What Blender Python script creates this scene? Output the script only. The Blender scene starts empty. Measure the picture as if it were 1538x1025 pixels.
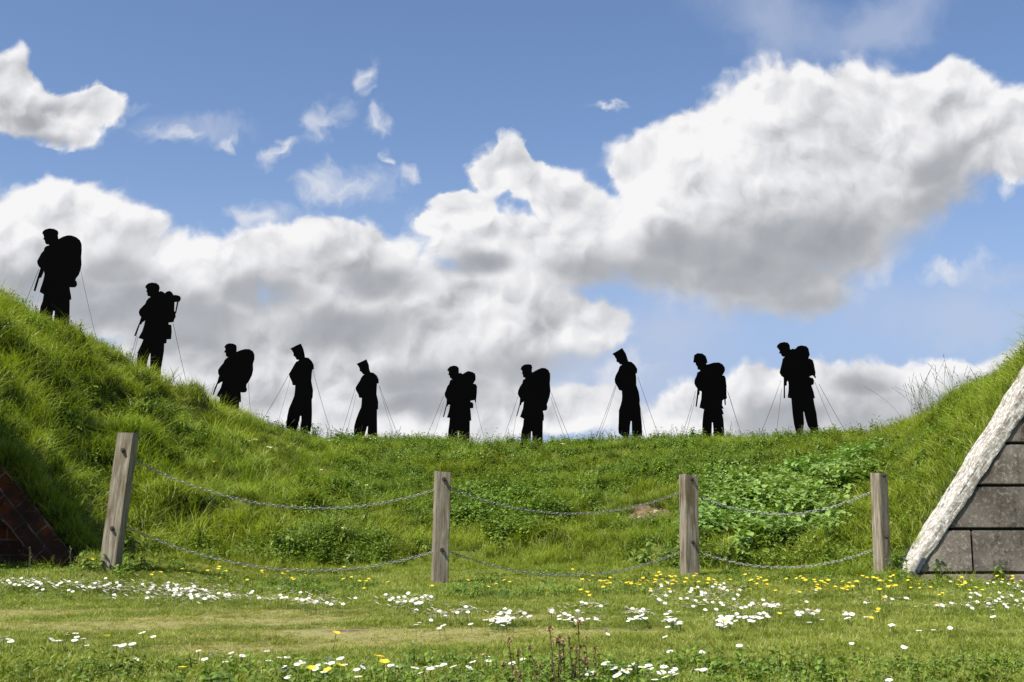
import bpy, bmesh, math, random
import numpy as np
from mathutils import Vector, Matrix, Euler
random.seed(7); rng = np.random.default_rng(11)
scene = bpy.context.scene
C = scene.collection

# ------------------------------------------------------------------ camera
F_PX = 1800.0; W_PX, H_PX = 1538.0, 1025.0
CAM_Z = 0.6; PITCH = math.radians(8.7)
cam_data = bpy.data.cameras.new("camera"); cam = bpy.data.objects.new("camera", cam_data); C.objects.link(cam)
cam_data.sensor_width = 36.0; cam_data.lens = F_PX / W_PX * 36.0
cam_data.clip_start = 0.05; cam_data.clip_end = 9000
cam.location = (0, 0, CAM_Z); cam.rotation_euler = (math.pi/2 + PITCH, 0, 0)
scene.camera = cam

SUN_DIR = Vector((-0.45, -0.36, 0.82)).normalized()
sun_el = math.asin(SUN_DIR.z)
sun_rot = math.atan2(SUN_DIR.x, SUN_DIR.y)

# ------------------------------------------------------------------ world
def raydir(px, py):
    cx = (px - W_PX/2) / F_PX; cy = (H_PX/2 - py) / F_PX
    f = Vector((0, math.cos(PITCH), math.sin(PITCH))); u = Vector((0, -math.sin(PITCH), math.cos(PITCH)))
    return f + Vector((1, 0, 0))*cx + u*cy
def P(px, py, Y):                      # point at distance Y along a sight line
    d = raydir(px, py); t = Y / d.y
    return Vector((d.x*t, Y, CAM_Z + d.z*t))
def PX(p):                             # inverse: where a point falls
    q = Vector(p) - Vector((0, 0, CAM_Z)); f = Vector((0, math.cos(PITCH), math.sin(PITCH))); u = Vector((0, -math.sin(PITCH), math.cos(PITCH)))
    d = q.dot(f); return (W_PX/2 + F_PX*q.x/d, H_PX/2 - F_PX*q.dot(u)/d)

world = bpy.data.worlds.new("World"); scene.world = world; world.use_nodes = True
nt = world.node_tree; nt.nodes.clear()
class NB:
    def __init__(s, nt): s.nt = nt
    def n(s, t, **kw):
        nd = s.nt.nodes.new(t)
        for k, v in kw.items(): setattr(nd, k, v)
        return nd
    def put(s, sock, v):
        if hasattr(v, 'links') or isinstance(v, bpy.types.NodeSocket): s.nt.links.new(v, sock)
        else: sock.default_value = v
    def m(s, op, a, b=None, c=None, clamp=False):
        nd = s.n('ShaderNodeMath', operation=op); nd.use_clamp = clamp
        s.put(nd.inputs[0], a)
        if b is not None: s.put(nd.inputs[1], b)
        if c is not None: s.put(nd.inputs[2], c)
        return nd.outputs[0]
    def v(s, op, a, b=None, scale=None):
        nd = s.n('ShaderNodeVectorMath', operation=op); s.put(nd.inputs[0], a)
        if b is not None: s.put(nd.inputs[1], b)
        if scale is not None: s.put(nd.inputs['Scale'], scale)
        return nd.outputs['Value'] if op in ('LENGTH', 'DOT_PRODUCT') else nd.outputs[0]
    def noise(s, vec, scale, detail=3, rough=0.5, col=False, dim='3D', lac=2.0, dist=0.0):
        nd = s.n('ShaderNodeTexNoise', noise_dimensions=dim); s.put(nd.inputs['Vector'], vec)
        nd.inputs['Scale'].default_value = scale; nd.inputs['Detail'].default_value = detail
        nd.inputs['Roughness'].default_value = rough; nd.inputs['Lacunarity'].default_value = lac
        nd.inputs['Distortion'].default_value = dist
        return nd.outputs['Color'] if col else nd.outputs[0]
    def ss(s, x, a, b, to0=0.0, to1=1.0):
        nd = s.n('ShaderNodeMapRange', interpolation_type='SMOOTHSTEP'); s.put(nd.inputs[0], x)
        nd.inputs[1].default_value = a; nd.inputs[2].default_value = b
        nd.inputs[3].default_value = to0; nd.inputs[4].default_value = to1
        return nd.outputs[0]
    def mix(s, f, a, b, mode='MIX'):
        nd = s.n('ShaderNodeMix', data_type='RGBA', blend_type=mode); s.put(nd.inputs[0], f)
        s.put(nd.inputs[6], a); s.put(nd.inputs[7], b); return nd.outputs[2]
    def ramp(s, f, stops):
        nd = s.n('ShaderNodeValToRGB'); s.put(nd.inputs[0], f); cr = nd.color_ramp
        while len(cr.elements) < len(stops): cr.elements.new(0.5)
        for e, (p, c) in zip(cr.elements, stops): e.position = p; e.color = (*c, 1)
        return nd.outputs[0]

def build_world():
    b = NB(nt)
    sky = b.n('ShaderNodeTexSky', sky_type='NISHITA'); sky.sun_disc = False
    sky.sun_elevation = sun_el; sky.sun_rotation = sun_rot; sky.altitude = 50
    sky.air_density = 1.0; sky.dust_density = 0.6; sky.ozone_density = 1.6
    tc = b.n('ShaderNodeTexCoord'); sp = b.n('ShaderNodeSeparateXYZ'); b.put(sp.inputs[0], tc.outputs['Generated'])
    yy = b.m('MAXIMUM', b.m('ABSOLUTE', sp.outputs[1]), 0.15)
    U = b.m('MULTIPLY', b.m('DIVIDE', sp.outputs[0], yy), 1.8); V = b.m('MULTIPLY', b.m('DIVIDE', sp.outputs[2], yy), 1.8)
    cb = b.n('ShaderNodeCombineXYZ'); b.put(cb.inputs[0], U); b.put(cb.inputs[1], V)
    q = cb.outputs[0]                                       # a flat chart of the sky north of the place
    nz = lambda vec, sc, det, ro=0.5, col=False: b.noise(vec, sc, det, ro, col=col, dim='2D')
    def warp(vec, scale, amp, detail, seed):
        w = b.v('SUBTRACT', nz(b.v('ADD', vec, (seed, seed*1.7, 0)), scale, detail, 0.55, True), (0.5, 0.5, 0.5)); return b.v('ADD', vec, b.v('MULTIPLY', w, (amp, amp, 0)))
    def vor(vec, sc, sm=0.6):
        nd = b.n('ShaderNodeTexVoronoi', voronoi_dimensions='2D', feature='SMOOTH_F1'); b.put(nd.inputs['Vector'], vec); nd.inputs['Scale'].default_value = sc
        nd.inputs['Smoothness'].default_value = sm; return nd.outputs['Distance']
    q1 = warp(q, 5.0, 0.05, 2, 3.0)
    q2 = warp(warp(q1, 14.0, 0.030, 2, 9.0), 45.0, 0.016, 3, 15.0)
    qs = warp(warp(q, 7.0, 0.07, 3, 21.0), 30.0, 0.045, 5, 27.0)
    def chart(px, py):
        d = raydir(px, py); return (d.x/d.y*1.8, d.z/d.y*1.8)
    def field(vec, lobes, k=0.16):
        acc = None
        for (px, py, rx, ry, rot) in lobes:
            cx, cy = chart(px, py)
            mp = b.n('ShaderNodeMapping', vector_type='TEXTURE'); b.put(mp.inputs['Vector'], vec)
            mp.inputs['Location'].default_value = (cx, cy, 0); mp.inputs['Rotation'].default_value = (0, 0, math.radians(rot))
            mp.inputs['Scale'].default_value = (rx/1000, ry/1000, 1)
            f = b.m('SUBTRACT', 1.0, b.v('LENGTH', mp.outputs[0]))
            if acc is None: acc = f
            else:
                nd = b.n('ShaderNodeMath', operation='SMOOTH_MAX'); b.put(nd.inputs[0], acc); b.put(nd.inputs[1], f); nd.inputs[2].default_value = k; acc = nd.outputs[0]
        return acc
    # heaped puffs: two sizes of rounded cell, plus soft noise
    def heap(vec):
        h = b.m('MULTIPLY', vor(vec, 11.0), -0.55); h = b.m('ADD', h, b.m('MULTIPLY', vor(b.v('ADD', vec, (2.3, 1.1, 0)), 27.0), -0.26))
        return b.m('ADD', h, b.m('MULTIPLY', nz(vec, 22.0, 5, 0.55), 0.42))
    qh = warp(warp(q1, 16.0, 0.030, 2, 33.0), 50.0, 0.014, 3, 35.0)
    H0 = heap(qh); H1 = heap(b.v('ADD', qh, (-0.010, 0.018, 0)))
    fb2 = nz(b.v('ADD', q1, (4.0, 2.0, 0)), 3.6, 4, 0.5); fb2s = nz(b.v('ADD', q1, (4.0-0.03, 2.0+0.05, 0)), 3.6, 4, 0.5)
    fb3 = nz(b.v('ADD', q1, (7.0, 5.0, 0)), 9.0, 4, 0.5)
    F = field(q2, LOBES, 0.34); F = b.m('ADD', F, b.m('MULTIPLY', b.m('MAXIMUM', F, 0.0), 1.1))
    Fn = b.m('ADD', b.m('ADD', F, b.m('MULTIPLY', b.m('ADD', H0, 0.20), 0.85)), b.m('MULTIPLY', b.m('SUBTRACT', fb3, 0.5), 0.25))
    S = field(qs, WISPS, k=0.08); wn = nz(qs, 14.0, 6, 0.6)
    walpha = b.m('MULTIPLY', b.ss(b.m('ADD', S, b.m('MULTIPLY', b.m('SUBTRACT', wn, 0.5), 1.5)), 0.0, 1.35), 0.9)
    Hz = field(qs, VEILS, k=0.2)
    valpha = b.m('MULTIPLY', b.ss(b.m('ADD', Hz, b.m('MULTIPLY', b.m('SUBTRACT', fb2, 0.5), 0.9)), -0.1, 1.0), 0.5)
    D = field(q1, DARKS, k=0.25)
    dark = b.ss(b.m('ADD', D, b.m('MULTIPLY', b.m('SUBTRACT', fb2, 0.5), 0.9)), -0.45, 0.80)
    alpha = b.ss(b.m('DIVIDE', Fn, b.m('ADD', 1.0, b.m('MULTIPLY', dark, 1.6))), -0.02, 0.40)
    relief = b.m('ADD', b.m('MULTIPLY', b.m('SUBTRACT', H0, H1), 0.72), b.m('MULTIPLY', b.m('SUBTRACT', fb2, fb2s), 0.9))
    thick = b.ss(Fn, 0.3, 1.8)
    br = b.m('SUBTRACT', 0.90, b.m('MULTIPLY', dark, 0.37))
    br = b.m('SUBTRACT', br, b.m('MULTIPLY', thick, 0.12))
    br = b.m('ADD', br, b.m('MULTIPLY', relief, b.m('SUBTRACT', 1.1, b.m('MULTIPLY', dark, 0.85))))
    br = b.m('ADD', br, b.m('MULTIPLY', b.m('SUBTRACT', fb3, 0.5), 0.26))
    br = b.m('MINIMUM', b.m('MAXIMUM', br, 0.22), 0.98)
    ccol = b.ramp(br, [(0.22, (0.25, 0.27, 0.30)), (0.5, (0.42, 0.435, 0.465)), (0.78, (0.70, 0.705, 0.73)), (0.98, (0.88, 0.875, 0.885))])
    ccol = b.v('SCALE', ccol, scale=10.0)
    skyc = b.mix(1.0, sky.outputs[0], (1.14, 1.20, 1.36, 1), 'MULTIPLY')
    low = b.ss(V, 0.10, 0.62)                               # milky air low down
    skyc = b.mix(b.m('MULTIPLY', b.m('SUBTRACT', 1.0, low), 0.80), skyc, (3.6, 4.5, 6.7, 1))
    c1 = b.mix(valpha, skyc, (5.2, 5.7, 7.0, 1))
    c2 = b.mix(walpha, c1, (7.2, 7.4, 8.0, 1))
    c3 = b.mix(alpha, c2, ccol)
    bg = b.n('ShaderNodeBackground'); b.put(bg.inputs[0], c3); bg.inputs[1].default_value = 0.068
    out = b.n('ShaderNodeOutputWorld'); b.put(out.inputs[0], bg.outputs[0])
    world.cycles.sampling_method = 'MANUAL'; world.cycles.sample_map_resolution = 256
# cloud lobes on the chart (x, y, radius x, radius y, turn)
LOBES = [
 # great cloud on the right
 (1050,250,140,110,20),(1200,220,150,130,0),(1310,205,130,125,0),(1425,180,110,105,0),(1510,205,100,75,0),(1360,270,140,95,20),(1180,330,215,125,0),(1095,400,180,80,0),(1195,430,100,62,0),(1290,340,100,80,35),(990,360,95,100,0),(960,260,50,60,0),
 # its left shoulder
 (768,238,34,40,0),(800,272,56,42,-20),(850,300,72,46,-20),(735,262,34,44,0),(885,345,70,60,0),(800,372,72,52,0),(700,312,55,30,0),(668,335,38,26,0),(860,400,120,50,0),(720,345,50,30,0),(700,375,60,30,0),(735,400,80,40,0),
 # long bank on the left
 (115,370,150,112,0),(30,390,110,95,0),(250,435,130,95,0),(325,450,120,84,0),(440,400,112,80,0),(520,390,82,68,0),(600,440,110,84,0),(700,460,110,72,0),(800,490,125,68,0),(890,495,72,48,0),(480,510,190,90,0),(660,540,240,80,0),(290,530,140,60,0),(560,610,300,56,0),(790,620,220,46,0),(130,470,140,50,0),(345,600,80,60,0),
 # low right bank
 (1010,645,60,50,0),(1070,620,80,50,0),(1140,600,80,55,0),(1230,600,80,60,0),(1300,590,110,50,0),(1420,590,120,56,0),(1540,570,80,50,0),(1260,665,340,70,0),
 # small ones
 (85,175,85,52,-15),(5,140,55,70,0),(140,160,60,38,0),(50,190,90,34,-10),
 (1950,300,300,110,0),(-420,360,300,90,0),(2300,520,300,80,0)]
WISPS = [(487,182,72,40,28),(425,222,52,20,30),(565,176,26,34,0),(548,118,20,34,0),(515,285,95,56,10),(480,290,60,40,0),(580,232,14,18,0),(606,268,20,24,0),(165,158,60,26,0),(265,200,50,16,0),(340,205,34,16,20),(740,235,30,40,0),(905,160,40,10,0),(1430,405,90,26,15),(385,330,60,34,0),(640,350,50,40,0),(940,560,60,40,0)]
VEILS = [(1150,30,150,80,-20),(1330,30,160,60,20),(1450,470,260,70,0),(1500,420,160,40,5),(180,540,200,60,0),(940,560,200,90,0),(460,600,160,70,0),(1000,500,140,70,0),(300,190,120,30,0)]
DARKS = [(1190,390,280,90,15),(1180,470,170,60,5),(1370,340,150,60,35),(1040,380,110,40,0),(1410,250,70,30,30),(940,420,140,50,0),(700,400,60,20,0),
 (160,450,110,50,0),(280,490,110,45,0),(560,425,90,40,0),(520,500,120,45,0),(640,575,130,30,0),(820,550,140,34,0),(60,430,90,40,0),(180,400,60,30,0),
 (1180,630,90,36,0),(1300,570,60,22,0),(1390,630,200,50,0),(640,600,120,24,0),(410,450,90,34,0),(60,215,70,16,0)]
build_world()

# ------------------------------------------------------------------ sun and exposure
sl = bpy.data.lights.new("sun", 'SUN'); sl.energy = 5.0; sl.angle = math.radians(0.5); sl.color = (1.0, 0.95, 0.86)
so = bpy.data.objects.new("sun", sl); C.objects.link(so); so.rotation_euler = SUN_DIR.to_track_quat('Z', 'Y').to_euler()
scene.view_settings.view_transform = 'Standard'; scene.view_settings.look = 'None'
scene.view_settings.exposure = 0.64; scene.view_settings.gamma = 1.0
scene.render.engine = 'CYCLES'
scene.cycles.max_bounces = 6; scene.cycles.transparent_max_bounces = 8

# ------------------------------------------------------------------ helpers
def tag(o, label=None, cat=None, group=None, kind=None):
    if label: o['label'] = label
    if cat: o['category'] = cat
    if group: o['group'] = group
    if kind: o['kind'] = kind
    return o
def empty(name, loc=(0, 0, 0), rz=0):
    o = bpy.data.objects.new(name, None); C.objects.link(o); o.location = loc; o.rotation_euler = (0, 0, rz)
    o.empty_display_size = 0.1; return o
def mesh_obj(name, verts, faces, mats, parent=None, fmat=None, smooth=False, uv=None, link=True):
    me = bpy.data.meshes.new(name)
    me.from_pydata([tuple(v) for v in verts], [], faces)
    for m in (mats if isinstance(mats, (list, tuple)) else [mats]): me.materials.append(m)
    if fmat is not None: me.polygons.foreach_set('material_index', fmat)
    if smooth: me.polygons.foreach_set('use_smooth', [True]*len(me.polygons))
    if uv is not None:
        l = me.uv_layers.new(name='UVMap'); arr = np.zeros(len(me.loops)*2, np.float32)
        vi = np.zeros(len(me.loops), np.int32); me.loops.foreach_get('vertex_index', vi)
        arr = np.asarray(uv, np.float32)[vi].ravel(); l.data.foreach_set('uv', arr)
    me.update()
    o = bpy.data.objects.new(name, me)
    if link: C.objects.link(o)
    if parent: o.parent = parent
    return o
def bm_obj(name, bm, mats, parent=None, smooth=False):
    me = bpy.data.meshes.new(name); bm.normal_update(); bm.to_mesh(me); bm.free()
    for m in (mats if isinstance(mats, (list, tuple)) else [mats]): me.materials.append(m)
    if smooth: me.polygons.foreach_set('use_smooth', [True]*len(me.polygons))
    o = bpy.data.objects.new(name, me); C.objects.link(o)
    if parent: o.parent = parent
    return o
def tube(pts, radii, seg=6, V=None, Fc=None):
    V = [] if V is None else V; Fc = [] if Fc is None else Fc
    n = len(pts); base = len(V)
    for i, p in enumerate(pts):
        p = Vector(p); a = Vector(pts[max(i-1, 0)]); c = Vector(pts[min(i+1, n-1)])
        t = (c-a).normalized(); s = t.orthogonal().normalized() if abs(t.z) > .9 else t.cross(Vector((0, 0, 1))).normalized(); w = t.cross(s)
        r = radii[i] if hasattr(radii, '__len__') else radii
        for k in range(seg):
            an = 2*math.pi*k/seg; V.append(p + s*math.cos(an)*r + w*math.sin(an)*r)
    for i in range(n-1):
        for k in range(seg):
            a = base+i*seg+k; b_ = base+i*seg+(k+1) % seg; Fc.append((a, b_, b_+seg, a+seg))
    Fc.append(tuple(base+k for k in reversed(range(seg)))); Fc.append(tuple(base+(n-1)*seg+k for k in range(seg)))
    return V, Fc

# value noise, vectorised
_perm = rng.random((256, 256))
def vnoise(x, y, s=1.0, seed=0):
    x = np.asarray(x, float)/s + seed*17.3; y = np.asarray(y, float)/s + seed*9.1
    xi = np.floor(x).astype(int); yi = np.floor(y).astype(int); fx = x-xi; fy = y-yi
    fx = fx*fx*(3-2*fx); fy = fy*fy*(3-2*fy)
    g = lambda a, b_: _perm[a & 255, b_ & 255]
    return (g(xi, yi)*(1-fx)+g(xi+1, yi)*fx)*(1-fy) + (g(xi, yi+1)*(1-fx)+g(xi+1, yi+1)*fx)*fy
def fbm(x, y, s=1.0, o=4, seed=0):
    r = 0; a = 1; t = 0
    for i in range(o): r = r + a*vnoise(x, y, s/(2**i), seed+i*3); t += a; a *= .5
    return r/t
def sstep(x, a, b):
    t = np.clip((x-a)/(b-a), 0, 1); return t*t*(3-2*t)

# ------------------------------------------------------------------ materials
def mat(name, rough=0.8, spec=0.3):
    m = bpy.data.materials.new(name); m.use_nodes = True; t = m.node_tree; t.nodes.clear()
    b = NB(t); pb = b.n('ShaderNodeBsdfPrincipled'); out = b.n('ShaderNodeOutputMaterial'); t.links.new(pb.outputs[0], out.inputs[0])
    pb.inputs['Roughness'].default_value = rough; pb.inputs['Specular IOR Level'].default_value = spec
    return m, b, pb, out
def bump(b, pb, h, strength=0.5, dist=0.01):
    n = b.n('ShaderNodeBump'); n.inputs['Strength'].default_value = strength; n.inputs['Distance'].default_value = dist
    b.put(n.inputs['Height'], h); b.put(pb.inputs['Normal'], n.outputs[0])

def blade_mat(name, root, mid, tip, dry, dry_amt=0.5, trans=0.35, var=0.35, rough=0.45):
    m, b, pb, out = mat(name, rough, 0.35)
    uvn = b.n('ShaderNodeUVMap'); uvn.uv_map = 'UVMap'; sp = b.n('ShaderNodeSeparateXYZ'); b.put(sp.inputs[0], uvn.outputs[0])
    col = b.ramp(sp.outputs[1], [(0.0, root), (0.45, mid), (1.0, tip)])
    geo = b.n('ShaderNodeNewGeometry'); oi = b.n('ShaderNodeObjectInfo')
    n1 = b.noise(geo.outputs['Position'], 2.0, 5, 0.65); n2 = b.noise(geo.outputs['Position'], 0.35, 3, 0.5)
    # each blade's own tone sits in U
    v = b.m('ADD', b.m('MULTIPLY', b.m('SUBTRACT', sp.outputs[0], 0.5), var), b.m('MULTIPLY', b.m('SUBTRACT', oi.outputs['Random'], 0.5), var))
    v = b.m('ADD', v, b.m('MULTIPLY', b.m('SUBTRACT', n1, 0.5), 1.35))
    hsv = b.n('ShaderNodeHueSaturation'); b.put(hsv.inputs['Color'], col)
    b.put(hsv.inputs['Value'], b.m('ADD', 1.0, v)); b.put(hsv.inputs['Hue'], b.m('ADD', 0.5, b.m('MULTIPLY', b.m('SUBTRACT', n2, 0.5), 0.06)))
    dm = b.ss(b.m('ADD', b.m('MULTIPLY', sp.outputs[0], 0.5), b.m('MULTIPLY', n1, 0.7)), 0.95-dry_amt*0.5, 1.05-dry_amt*0.35)
    c = b.mix(dm, hsv.outputs[0], (*dry, 1))
    b.put(pb.inputs['Base Color'], c)
    tr = b.n('ShaderNodeBsdfTranslucent'); b.put(tr.inputs[0], b.mix(1.0, c, (1.25, 1.35, 0.55, 1), 'MULTIPLY'))
    mx = b.n('ShaderNodeMixShader'); mx.inputs[0].default_value = trans
    b.put(mx.inputs[1], pb.outputs[0]); b.put(mx.inputs[2], tr.outputs[0]); b.put(out.inputs[0], mx.outputs[0])
    return m
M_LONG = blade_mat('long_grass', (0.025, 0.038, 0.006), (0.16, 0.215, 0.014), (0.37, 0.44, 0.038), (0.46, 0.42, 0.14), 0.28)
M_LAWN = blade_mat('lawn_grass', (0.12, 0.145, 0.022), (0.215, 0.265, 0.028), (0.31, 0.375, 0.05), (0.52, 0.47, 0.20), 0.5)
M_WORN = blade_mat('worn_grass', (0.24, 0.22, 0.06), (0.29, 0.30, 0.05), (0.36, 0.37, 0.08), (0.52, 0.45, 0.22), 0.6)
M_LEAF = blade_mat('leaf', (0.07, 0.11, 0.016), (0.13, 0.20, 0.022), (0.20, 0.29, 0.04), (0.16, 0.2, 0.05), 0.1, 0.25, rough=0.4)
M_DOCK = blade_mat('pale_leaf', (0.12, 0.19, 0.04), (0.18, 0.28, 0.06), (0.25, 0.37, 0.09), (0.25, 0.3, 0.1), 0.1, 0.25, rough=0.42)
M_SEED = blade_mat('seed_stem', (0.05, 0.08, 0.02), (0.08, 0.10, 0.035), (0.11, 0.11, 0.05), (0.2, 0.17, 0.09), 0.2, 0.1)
def plain(name, col, rough=0.6, trans=0.0, spec=0.3, metal=0.0, nscale=None, namp=0.0):
    m, b, pb, out = mat(name, rough, spec); pb.inputs['Metallic'].default_value = metal
    if nscale:
        tc = b.n('ShaderNodeTexCoord'); n = b.noise(tc.outputs['Object'], nscale, 4, 0.6)
        c = b.mix(n, (*[x*(1-namp) for x in col], 1), (*[min(1, x*(1+namp)) for x in col], 1)); b.put(pb.inputs['Base Color'], c)
    else: pb.inputs['Base Color'].default_value = (*col, 1)
    if trans:
        tr = b.n('ShaderNodeBsdfTranslucent'); tr.inputs[0].default_value = (*col, 1)
        mx = b.n('ShaderNodeMixShader'); mx.inputs[0].default_value = trans
        b.put(mx.inputs[1], pb.outputs[0]); b.put(mx.inputs[2], tr.outputs[0]); b.put(out.inputs[0], mx.outputs[0])
    return m
M_PETAL = plain('white_petal', (0.80, 0.80, 0.78), 0.6, 0.2)
M_DISC = plain('yellow_disc', (0.72, 0.45, 0.03), 0.7)
M_BUTTER = plain('yellow_petal', (0.80, 0.60, 0.03), 0.35, 0.2, 0.5)
M_PALEF = plain('cream_flower', (0.72, 0.68, 0.38), 0.7, 0.2)
M_STEM = plain('green_stem', (0.09, 0.15, 0.03), 0.6)
M_DRY = plain('dried_stalk', (0.11, 0.070, 0.035), 0.9, nscale=60, namp=0.5)
M_DRYH = plain('dried_head', (0.34, 0.24, 0.12), 0.9, nscale=300, namp=0.6)
M_BLACK = plain('matt_black_paint', (0.0012, 0.0012, 0.0015), 0.95, spec=0.03, nscale=3, namp=0.25)
M_WIRE = plain('wire', (0.10, 0.10, 0.10), 0.5, metal=0.6)
M_PEG = plain('peg', (0.12, 0.12, 0.12), 0.5, metal=0.8)
M_GALV = plain('galvanised', (0.30, 0.30, 0.29), 0.45, metal=0.75, nscale=80, namp=0.4)
M_BOLT = plain('rusty_bolt', (0.09, 0.07, 0.06), 0.55, metal=0.6, nscale=90, namp=0.4)

def ground_material():
    m, b, pb, out = mat('ground', 0.95, 0.1)
    geo = b.n('ShaderNodeNewGeometry'); p = geo.outputs['Position']
    n1 = b.noise(p, 2.2, 6, 0.6); n2 = b.noise(p, 24, 5, 0.65); n3 = b.noise(p, 0.5, 4, 0.6)
    soil = b.ramp(n2, [(0.25, (0.14, 0.13, 0.045)), (0.6, (0.27, 0.25, 0.10)), (0.85, (0.42, 0.37, 0.20))])
    green = b.ramp(n2, [(0.25, (0.035, 0.045, 0.010)), (0.55, (0.11, 0.13, 0.022)), (0.85, (0.19, 0.21, 0.045))])
    at = b.n('ShaderNodeAttribute'); at.attribute_name = 'bare'
    f = b.ss(b.m('ADD', at.outputs['Fac'], b.m('MULTIPLY', b.m('SUBTRACT', n1, 0.5), 0.6)), 0.3, 0.7)
    col = b.mix(f, green, soil)
    at2 = b.n('ShaderNodeAttribute'); at2.attribute_name = 'red_earth'
    red = b.ramp(n2, [(0.3, (0.045, 0.030, 0.018)), (0.55, (0.17, 0.115, 0.07)), (0.85, (0.36, 0.27, 0.18))])
    col = b.mix(b.ss(b.m('ADD', at2.outputs['Fac'], b.m('MULTIPLY', b.m('SUBTRACT', n1, 0.5), 0.4)), 0.35, 0.6), col, red)
    b.put(pb.inputs['Base Color'], col); bump(b, pb, n2, 0.7, 0.03)
    return m
M_GROUND = ground_material()
def wood_material():
    m, b, pb, out = mat('weathered_wood', 0.85, 0.2)
    tc = b.n('ShaderNodeTexCoord'); oi = b.n('ShaderNodeObjectInfo')
    off = b.v('ADD', tc.outputs['Object'], b.v('SCALE', (1, 1, 1), scale=b.m('MULTIPLY', oi.outputs['Random'], 17.0)))
    mp = b.n('ShaderNodeMapping'); b.put(mp.inputs[0], off); mp.inputs['Scale'].default_value = (1, 1, 0.06)
    g = b.noise(mp.outputs[0], 55, 6, 0.65, dist=0.4)
    mp2 = b.n('ShaderNodeMapping'); b.put(mp2.inputs[0], off); mp2.inputs['Scale'].default_value = (1, 1, 0.25)
    st = b.noise(mp2.outputs[0], 9, 4, 0.6); fine = b.noise(off, 130, 3, 0.6)
    col = b.ramp(g, [(0.30, (0.10, 0.08, 0.052)), (0.5, (0.24, 0.205, 0.15)), (0.72, (0.40, 0.36, 0.285))])
    dk = b.ss(st, 0.50, 0.68); col = b.mix(b.m('MULTIPLY', dk, 0.75), col, (0.10, 0.075, 0.035, 1))
    al = b.ss(b.noise(off, 14, 5, 0.7), 0.60, 0.75); col = b.mix(b.m('MULTIPLY', al, 0.4), col, (0.22, 0.20, 0.06, 1))
    b.put(pb.inputs['Base Color'], col); bump(b, pb, b.m('ADD', g, b.m('MULTIPLY', fine, .3)), 0.6, 0.004)
    return m
M_WOOD = wood_material()
def concrete_material():
    m, b, pb, out = mat('weathered_concrete', 0.9, 0.2)
    geo = b.n('ShaderNodeNewGeometry'); p = geo.outputs['Position']
    n1 = b.noise(p, 3.0, 6, 0.62); n2 = b.noise(p, 26, 5, 0.7); n3 = b.noise(p, 70, 3, 0.6)
    mp = b.n('ShaderNodeMapping'); b.put(mp.inputs[0], p); mp.inputs['Scale'].default_value = (1, 1, 0.2)
    st = b.noise(mp.outputs[0], 7, 4, 0.6)
    col = b.ramp(n1, [(0.3, (0.085, 0.070, 0.055)), (0.5, (0.155, 0.132, 0.108)), (0.7, (0.25, 0.22, 0.185))])
    col = b.mix(b.m('MULTIPLY', b.ss(n2, 0.50, 0.66), 0.60), col, (0.36, 0.33, 0.28, 1))
    col = b.mix(b.m('MULTIPLY', b.m('MULTIPLY', b.ss(st, 0.48, 0.64), b.ss(b.noise(p, 15, 6, 0.75), 0.42, 0.60)), 0.85), col, (0.05, 0.042, 0.033, 1))
    n4 = b.noise(p, 42, 7, 0.8); sp_ = b.m('MULTIPLY', b.ss(n4, 0.60, 0.70), b.ss(n1, 0.40, 0.62)); col = b.mix(b.m('MULTIPLY', sp_, .8), col, (0.5, 0.48, 0.43, 1))
    oi = b.n('ShaderNodeObjectInfo'); hs = b.n('ShaderNodeHueSaturation'); b.put(hs.inputs['Color'], col); b.put(hs.inputs['Value'], b.m('ADD', 0.80, b.m('MULTIPLY', oi.outputs['Random'], 0.6)))
    b.put(pb.inputs['Base Color'], hs.outputs[0]); bump(b, pb, b.m('ADD', n2, n3), 0.5, 0.008)
    return m
M_CONC = concrete_material()
def lime_material():
    m, b, pb, out = mat('peeling_limewash', 0.85, 0.2)
    tc = b.n('ShaderNodeTexCoord')
    rt = b.n('ShaderNodeVectorRotate', rotation_type='Y_AXIS'); b.put(rt.inputs['Vector'], tc.outputs['Object']); rt.inputs['Angle'].default_value = math.radians(57)
    mp = b.n('ShaderNodeMapping'); b.put(mp.inputs[0], rt.outputs[0]); mp.inputs['Scale'].default_value = (0.7, 1, 1.2)
    n1 = b.noise(mp.outputs[0], 22, 8, 0.75, dist=0.15); n2 = b.noise(tc.outputs['Object'], 38, 6, 0.7); n3 = b.noise(tc.outputs['Object'], 3, 4, .6)
    f = b.ss(b.m('ADD', b.m('MULTIPLY', n1, 0.65), b.m('MULTIPLY', n2, 0.35)), 0.47, 0.55)
    base = b.ramp(n3, [(0.3, (0.20, 0.175, 0.14)), (0.7, (0.40, 0.36, 0.30))])
    col = b.mix(f, base, b.ramp(n2, [(0.3, (0.46, 0.44, 0.40)), (0.7, (0.66, 0.64, 0.60))]))
    dk = b.ss(b.noise(tc.outputs['Object'], 12, 7, 0.8), 0.56, 0.66); col = b.mix(b.m('MULTIPLY', dk, .75), col, (0.16, 0.13, 0.10, 1))
    b.put(pb.inputs['Base Color'], col); bump(b, pb, b.m('ADD', b.m('MULTIPLY', f, .5), n2), 0.3, 0.004)
    return m
M_LIME = lime_material()
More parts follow.
